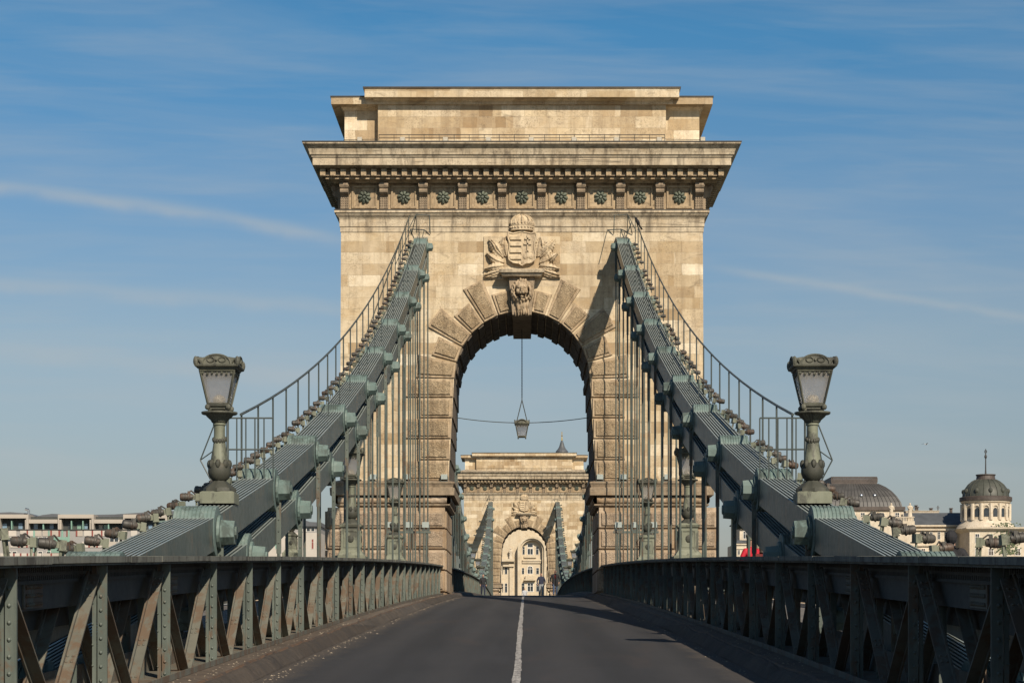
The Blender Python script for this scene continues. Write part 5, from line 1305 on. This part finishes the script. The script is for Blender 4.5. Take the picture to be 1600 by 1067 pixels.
part(b, 'chimney', 'brownband', chim)
for x in (1440, 1452, 1464, 1476, 1488, 1500, 1512):
    window(b, fr.x(x), fr.x(x+5.5), fr.z(867), fr.z(857), Y, 'whiteframe', 'brownband', 1); window(b, fr.x(x+1), fr.x(x+5), fr.z(842), fr.z(831), Y, 'whiteframe', 'pane', 1)
# domed corner tower
Y = 462; fr = Frame(Y); K = Y/F; cx = fr.x(1551)
b = thing('domed_corner_building', (cx, Y+7, GZ), 'pale corner building with a round tower, green brown dome and tall spire', 'building')
cy = Y+7
part(b, 'wall', 'white_facade', lambda m: m.box(fr.x(1515), fr.x(1640), Y, Y+16, GZ, fr.z(824)))
part(b, 'cornice', 'white_facade', lambda m: m.rings([(0, fr.z(829.5)), (.3, fr.z(829)), (.9, fr.z(826)), (.95, fr.z(824)), (0, fr.z(823))], fr.x(1515), fr.x(1640), Y, Y+16))
part(b, 'drum', 'white_facade', lambda m: m.lathe([(47*K, fr.z(824)), (44*K, fr.z(819)), (39*K, fr.z(814)), (37.5*K, fr.z(811)), (36.5*K, fr.z(810)), (36.5*K, fr.z(784)), (38.5*K, fr.z(783)), (39.5*K, fr.z(780.5))], 48, (cx,cy,0)))
def drumbits(m):
    for i in range(16):
        t_ = 2*math.pi*i/16; x, y = cx+37.4*K*math.cos(t_), cy+37.4*K*math.sin(t_)
        m.tube((x,y,fr.z(811)), (x,y,fr.z(785)), .45, 6)
        t_ += math.pi/16; R_ = 37.2*K
        pts = [(cx+R_*math.cos(t_+5.4*K/R_*math.cos(a)), cy+R_*math.sin(t_+5.4*K/R_*math.cos(a)), fr.z(794)+6*K*math.sin(a)) for a in [math.pi*i_/8 for i_ in range(9)]]
        m.path(pts, .22, 5)
part(b, 'pilasters', 'white_facade', drumbits)
def dwin(m):
    for i in range(16):
        t_ = 2*math.pi*(i+.5)/16; R_ = 36.9*K; w_ = 3.6*K/R_
        po = [(-1,806), (1,806), (1,796)]+[(math.cos(a), 796-4*math.sin(a)) for a in [math.pi*j/6 for j in range(1, 6)]]+[(-1,796)]
        m.add([(cx+R_*math.cos(t_+w_*q), cy+R_*math.sin(t_+w_*q), fr.z(yy)) for q, yy in po], [tuple(range(len(po)))])
part(b, 'arched_windows', 'pane', dwin)
part(b, 'dome_gallery', 'brownband', lambda m: m.lathe([(39*K, fr.z(780.4)), (41*K, fr.z(780)), (41*K, fr.z(774)), (38*K, fr.z(773)), (36*K, fr.z(773.5))], 48, (cx,cy,0)))
part(b, 'dome', 'domegreen', lambda m: m.lathe([(36*K, fr.z(774.2)), (35.5*K, fr.z(768)), (33*K, fr.z(761)), (28*K, fr.z(754)), (22*K, fr.z(749)), (16.5*K, fr.z(746))], 40, (cx,cy,0)), True)
def dseam(m):
    for i in range(20):
        t_ = 2*math.pi*i/20
        m.path([(cx+r*K*math.cos(t_), cy+r*K*math.sin(t_), fr.z(y)) for r, y in ((36,773.5), (35.6,768), (33.1,761), (28.1,754), (22.1,749), (16.6,746))], .10, 4)
    for i in range(10):
        t_ = 2*math.pi*(i+.5)/10; m.ball((cx+34.5*K*math.cos(t_), cy+34.5*K*math.sin(t_), fr.z(764.5)), (.5,.5,.6), 8, 5)
part(b, 'dome_rib', 'domegreen', dseam)
part(b, 'dome_crown', 'brownband', lambda m: m.lathe([(16*K, fr.z(746)), (15*K, fr.z(745)), (14.2*K, fr.z(740)), (15.5*K, fr.z(739)), (15.5*K, fr.z(737.5))], 24, (cx,cy,0)))
part(b, 'spire', 'roofcopper', lambda m: (m.lathe([(1.6*K, fr.z(737.5)), (1.1*K, fr.z(730)), (.9*K, fr.z(713)), (2.4*K, fr.z(709)), (1.2*K, fr.z(706)), (.7*K, fr.z(704))], 8, (cx,cy,0)), m.path([(cx+1.6*K*math.cos(a), cy, fr.z(701)+2.4*K*math.sin(a)) for a in [2*math.pi*i/10 for i in range(11)]], .09, 4), m.tube((cx,cy,fr.z(704)), (cx,cy,fr.z(696.5)), .07, 4)))
for x in (1524, 1545, 1566, 1587, 1608): window(b, fr.x(x), fr.x(x+7), fr.z(867), fr.z(857), Y, 'whiteframe', 'brownband', 1); window(b, fr.x(x), fr.x(x+6), fr.z(848), fr.z(834), Y, 'whiteframe', 'pane', 1)
def ivy(m):
    r = random.Random(9)
    for i in range(420):
        x = r.gauss(fr.x(1572), 10*K); z = fr.z(r.uniform(818, 866)); s_ = r.uniform(.12,.4)
        m.add([(x,Y-.1-r.random()*.2,z), (x+s_,Y-.2,z+s_*.3), (x+s_*.6,Y-.12,z+s_), (x-s_*.3,Y-.15,z+s_*.7)], [(0,1,2,3)])
mb = MB(); ivy(mb); tag(mb.build('climbing_plant', 'leaf'), 'sparse ivy climbing the pale corner building', 'ivy')
# building glimpsed between tower and right chain
Y = 445; fr = Frame(Y); K = Y/F
b = thing('corner_house', (fr.x(1220), Y, GZ), 'bright cream house glimpsed between the right suspender rods and chain', 'building')
part(b, 'wall', 'white_facade', lambda m: (m.box(fr.x(1151), fr.x(1290), Y, Y+20, GZ, fr.z(848.5)), m.box(fr.x(1158), fr.x(1290), Y+3, Y+20, fr.z(848.5), fr.z(815))))
part(b, 'roof', 'roofslate', lambda m: (m.hexa([(fr.x(1150),Y-.4,fr.z(848.4)), (fr.x(1291),Y-.4,fr.z(848.4)), (fr.x(1291),Y+3,fr.z(848.4)), (fr.x(1150),Y+3,fr.z(848.4)), (fr.x(1153),Y+1.5,fr.z(843)), (fr.x(1291),Y+1.5,fr.z(843)), (fr.x(1291),Y+2.99,fr.z(843)), (fr.x(1153),Y+2.99,fr.z(843))]), m.rings([(.5, fr.z(815)+.01), (.5, fr.z(813)), (-4, fr.z(800))], fr.x(1158), fr.x(1290), Y+3, Y+20)))
part(b, 'cornice', 'white_facade', lambda m: (m.box(fr.x(1150.5), fr.x(1290), Y-.3, Y-.005, fr.z(851), fr.z(849)), m.box(fr.x(1157), fr.x(1290), Y+2.6, Y+2.99, fr.z(826), fr.z(823)), m.box(fr.x(1150.5), fr.x(1290), Y-.2, Y-.006, fr.z(857.5), fr.z(856.5)))) 
for i in range(9): window(b, fr.x(1153+i*9), fr.x(1156+i*9), fr.z(866), fr.z(859), Y, 'whiteframe', 'pane', 1)
for i in range(6): window(b, fr.x(1164+i*14), fr.x(1170+i*14), fr.z(840), fr.z(829), Y+3, 'whiteframe', 'pane', 1)
# ---- trees on the embankment
def tree(x, y, h, w_, label):
    root = thing('embankment_tree', (x, y, GZ), label, 'tree')
    r = random.Random(int(x*7)); mb = MB()
    mb.tube((0,0,0), (0.2,0,h*.45), .45, 8, .28)
    for i in range(7):
        t_ = r.uniform(0, 6.28); mb.tube((0.2,0,h*r.uniform(.3,.45)), (w_*.35*math.cos(t_), w_*.35*math.sin(t_), h*r.uniform(.6,.85)), .16, 5, .05)
    mb.build('trunk', 'bark', root)
    mb = MB(); cl_ = [(r.gauss(0,w_*.27), r.gauss(0,w_*.27), h*.68+r.gauss(0,h*.13)) for _ in range(26)]
    for c in cl_:
        for i in range(70):
            p = Vector(c)+Vector((r.gauss(0,1), r.gauss(0,1), r.gauss(0,.8)))*w_*.10; s_ = r.uniform(.2,.45)
            d1, d2 = Vector((r.gauss(0,1),r.gauss(0,1),r.gauss(0,1))).normalized()*s_, Vector((r.gauss(0,1),r.gauss(0,1),r.gauss(0,1))).normalized()*s_
            mb.add([p, p+d1, p+d1+d2, p+d2], [(0,1,2,3)])
    mb.build('crown', 'leaf', root)
tree(PX(432, 395), 395, 21.0, 10, 'green tree on the left embankment behind the chain foot')
tree(PX(484, 398), 398, 20.5, 7, 'darker narrow tree beside the pinkish block behind the left chain')

# ================================================================== PEOPLE
def person(loc, h, face, cols, label, pose):
    # cols: jacket, trousers, hair/hat ; pose: dict of joint offsets (unit height 1.8 m), front is -y
    k = h/1.8
    J = {'pelvis':(0,0,.95,.175,.13), 'waist':(0,0,1.10,.175,.13), 'chest':(0,-.01,1.32,.20,.14), 'neckb':(0,0,1.48,.095,.085), 'neck':(0,-.005,1.55,.055,.055), 'headl':(0,-.015,1.62,.072,.085), 'head':(0,-.015,1.70,.078,.095), 'top':(0,-.01,1.775,.055,.065)}
    E = [('pelvis','waist'), ('waist','chest'), ('chest','neckb'), ('neckb','neck'), ('neck','headl'), ('headl','head'), ('head','top')]
    for s, n in ((-1,'L'), (1,'R')):
        st = pose.get('step', .0)*s; ar = pose.get('arm', .1)*-s
        J.update({'sh'+n:(s*.20,0,1.43,.085,.085), 'el'+n:(s*(.27+pose.get('out',0)),.03-ar*.3,1.16,.066,.066), 'wr'+n:(s*(.27+pose.get('out',0)*.6),-.06-ar,.95,.036,.036), 'ha'+n:(s*.265,-.08-ar*1.15,.85,.024,.044),
                  'hip'+n:(s*.10,0,.88,.115,.115), 'kn'+n:(s*.105,-.03-st*.5,.50,.085,.085), 'an'+n:(s*.11,.03-st,.10,.06,.06), 'to'+n:(s*.12,-.16-st,.04,.045,.032)})
        E += [('chest','sh'+n), ('sh'+n,'el'+n), ('el'+n,'wr'+n), ('wr'+n,'ha'+n), ('pelvis','hip'+n), ('hip'+n,'kn'+n), ('kn'+n,'an'+n), ('an'+n,'to'+n)]
    if pose.get('bent'):
        b_ = pose['bent']
        for n, p in list(J.items()):
            if p[2] > .97 and not n.startswith('an'):
                dy, dz = p[1], p[2]-.95; J[n] = (p[0], dy*math.cos(b_)-dz*math.sin(b_), .95+dz*math.cos(b_)+dy*math.sin(b_), p[3], p[4])
    names = list(J); idx = {n: i for i, n in enumerate(names)}
    me = bpy.data.meshes.new('person'); me.from_pydata([tuple(c*k for c in J[n][:3]) for n in names], [(idx[a], idx[c]) for a, c in E], [])
    o = bpy.data.objects.new('person', me); COL.objects.link(o)
    sk = o.modifiers.new('skin', 'SKIN'); sk.use_smooth_shade = True
    sv = me.skin_vertices[0].data if me.skin_vertices else None
    if sv is None:
        me.skin_vertices.new() if hasattr(me.skin_vertices, 'new') else None
        bm = bmesh.new(); bm.from_mesh(me); ly = bm.verts.layers.skin.verify(); bm.to_mesh(me); bm.free(); sv = me.skin_vertices[0].data
    for n in names: sv[idx[n]].radius = (J[n][3]*k, J[n][4]*k)
    sv[0].use_root = True
    ss = o.modifiers.new('sub', 'SUBSURF'); ss.levels = 2; ss.render_levels = 2
    baked(o); me = o.data; me.materials.clear()
    for m_ in (cols[0], cols[1], 'skin', 'shoe', cols[2]): me.materials.append(M[m_])
    hd = Vector(J['head'][:3])*k; nk = Vector(J['neck'][:3])*k
    for p in me.polygons:
        c = p.center; z = c.z/k; mi = 0
        if z < .10: mi = 3
        elif z < .93 and abs(c.x)/k < .235: mi = 1
        if z < .93 and abs(c.x)/k > .215 and min((c-Vector(J['haL'][:3])*k).length, (c-Vector(J['haR'][:3])*k).length) < .14*k: mi = 2
        if (c-hd).length < .17*k and (c-nk).length > .02*k and c.z > nk.z: mi = 4 if (c.z > hd.z+.035*k or c.y > hd.y+.035*k) else 2
        p.material_index = mi; p.use_smooth = True
    o.location = loc; o.rotation_euler.z = face
    tag(o, label, 'person')
    mb = MB()
    for s, n in ((-1, 'L'), (1, 'R')):
        hp = Vector(J['ha'+n][:3]); d = (hp-Vector(J['wr'+n][:3])).normalized()
        for q, ln, rr in ((-.030, .060, .0088), (-.010, .075, .0095), (.010, .070, .0092), (.028, .052, .0080)):
            a = hp+Vector((0, q, 0))+d*.015; b_ = a+d*ln*.55+Vector((-s*.004, 0, 0)); e = b_+d*ln*.5+Vector((-s*.018, .004, -.004))
            mb.tube(a*k, b_*k, rr*k, 6, rr*.95*k); mb.tube(b_*k, e*k, rr*.95*k, 6, rr*.7*k); mb.ball(tuple(e*k), rr*.72*k, 6, 4)
        a = hp-d*.03+Vector((-s*.008, -.028, 0)); b_ = a+d*.035+Vector((-s*.012, -.022, 0)); e = b_+d*.035+Vector((-s*.008, -.004, 0))
        mb.tube(a*k, b_*k, .012*k, 6, .011*k); mb.tube(b_*k, e*k, .011*k, 6, .008*k); mb.ball(tuple(e*k), .0085*k, 6, 4)
    mb.build('fingers', 'skin', o)
    mb = MB(); hx = J['head']
    mb.cur = 0; mb.ball((hx[0]*k, (hx[1]-.10)*k, (hx[2]-.03)*k), (.014*k,.022*k,.022*k), 8, 6)
    for s in (-1, 1): mb.ball((hx[0]*k+s*.082*k, (hx[1]+.01)*k, (hx[2]-.02)*k), (.014*k,.022*k,.033*k), 8, 6)
    mb.cur = 1
    for s in (-1, 1): mb.ball((hx[0]*k+s*.032*k, (hx[1]-.088)*k, (hx[2]+.0)*k), (.012*k,.008*k,.007*k), 6, 4)
    mb.ball((hx[0]*k, (hx[1]-.088)*k, (hx[2]-.075)*k), (.026*k,.008*k,.006*k), 6, 4)
    mb.build('face_features', ['skin', 'maroon' if False else 'hair'], o)
    return o
GW = .35
p1 = person((1.38, 159, Zr(159)), 1.80, .15, ('navy','greypants','hair'), 'man in dark jacket and light grey jeans walking on the road crest', {'step':.16, 'arm':.10, 'out':.05})
p2 = person((2.27, 146, Zr(146)), 1.82, .1, ('black','jean','hair'), 'man in long black jacket and blue jeans walking beside the right railing', {'step':-.12, 'arm':.06, 'out':.04})
mb = MB(); mb.ball((0,-.035,0), (.07,.085,.17), 12, 8); mb.build('shirt', 'maroon', p2, (0,-.05,1.32), smooth=True)
mb = MB(); mb.lathe([(.24,-.30), (.238,-.1), (.215,.1), (.19,.3)], 18, sy=.74); mb.build('jacket_skirt', 'black', p2, (0,.03,.99))
mb = MB(); mb.lathe([(.19,-.10), (.195,.05), (.18,.15)], 14, sy=.72); mb.build('jacket_hem', 'navy', p1, (0,.02,1.0))
person((-3.22, 165, Zr(165)+.05), 1.75, .2, ('black','navy','hair'), 'dark dressed person walking close to the left railing far up the road', {'step':.14, 'arm':.08})
person((.07, 222, Zr(222)), 1.75, 0, ('greytop','greypants','hair'), 'small figure in light grey top on the centre line beyond the crest', {'step':.1, 'arm':.05})
pr_ = person((PX(1174, 52), 52, Zr(52)+GW), 1.77, .5, ('red','black','hair'), 'person in bright red jacket and knit hat on the right footway', {'step':.1, 'arm':.05, 'out':.05})
mb = MB(); mb.lathe([(.105,-.05), (.112,.0), (.10,.07), (.05,.115), (.01,.125)], 14); mb.build('knit_hat', 'hat', pr_, (0,-.005,1.735))
person((PX(1194, 51), 51.6, Zr(52)+GW), 1.58, 2.9, ('maroon','navy','hair'), 'shorter person in dark maroon top beside the red jacket', {'step':.1, 'arm':.05, 'out':.05})
pk = person((PX(1487, 33), 33, Zr(33)+GW), 1.62, 2.7, ('black','navy','hair'), 'person in black with dark hair passing behind the right spotlights', {'step':.15, 'arm':.1, 'out':.08})
mb = MB(); mb.ball((0,0,0), (.16,.10,.22), 10, 8); mb.build('backpack', 'black', pk, (0,.16,1.13))
mb = MB(); mb.ball((0,.015,0), (.10,.11,.12), 12, 8); mb.build('hood', 'black', pk, (0,.02,1.525))

# ================================================================== BIRDS
Y = 96.6; bx = XC+.58; bz = cap1(Y)+.95
root = thing('perched_crow', (bx, Y, bz), 'black crow perched on the handrail high on the right chain', 'bird', None, -.9)
mb = MB(); prof = [(.005,-.17), (.05,-.13), (.085,-.05), (.09,.03), (.07,.10), (.045,.145), (.055,.18), (.05,.22), (.02,.25), (.004,.255)]
vs = []; n = 12
for r, t_ in prof:
    for i in range(n):
        a = 2*math.pi*i/n; x, y = r*math.cos(a), r*math.sin(a)*1.05
        vs.append((x, -(t_*.55)+y*.75, .16+t_*.85+y*.5))
k = len(prof); mb.add(vs, [(j*n+i, j*n+(i+1)%n, j*n+n+(i+1)%n, j*n+n+i) for j in range(k-1) for i in range(n)]+[tuple(range(n)), tuple(range(k*n-n, k*n))])
mb.tube((0,-.15,.36), (0,-.235,.345), .018, 6, .004)
mb.hexa([(-.03,.08,.02), (.03,.08,.02), (.045,.26,-.16), (-.045,.26,-.16), (-.03,.10,.05), (.03,.10,.05), (.045,.275,-.14), (-.045,.275,-.14)])
for q in (-.035, .035): mb.tube((q,0,.09), (q,-.01,-.02), .009, 5)
mb.build('body', 'black', root, smooth=True)
Y = 230; root = thing('flying_gull', (PX(1447, Y), Y, PZ(694, Y)), 'tiny gull gliding in the sky right of the right lamp', 'bird', None, .5)
mb = MB(); mb.lathe([(.005,-.2), (.05,-.1), (.06,.05), (.03,.17), (.004,.22)], 10); me_ = [tuple((z, y, x)) for x, y, z in mb.v]; mb.v = me_
for q in (-1, 1):
    mb.hexa([(-.09,q*.03,.02), (.08,q*.03,.02), (.06,q*.32,.12), (-.06,q*.32,.12), (-.09,q*.03,.035), (.08,q*.03,.035), (.06,q*.32,.13), (-.06,q*.32,.13)])
    mb.hexa([(-.06,q*.321,.12), (.06,q*.321,.12), (-.08,q*.66,.05), (-.13,q*.66,.05), (-.06,q*.321,.13), (.06,q*.321,.13), (-.08,q*.66,.058), (-.13,q*.66,.058)])
mb.build('body', 'greytop', root)
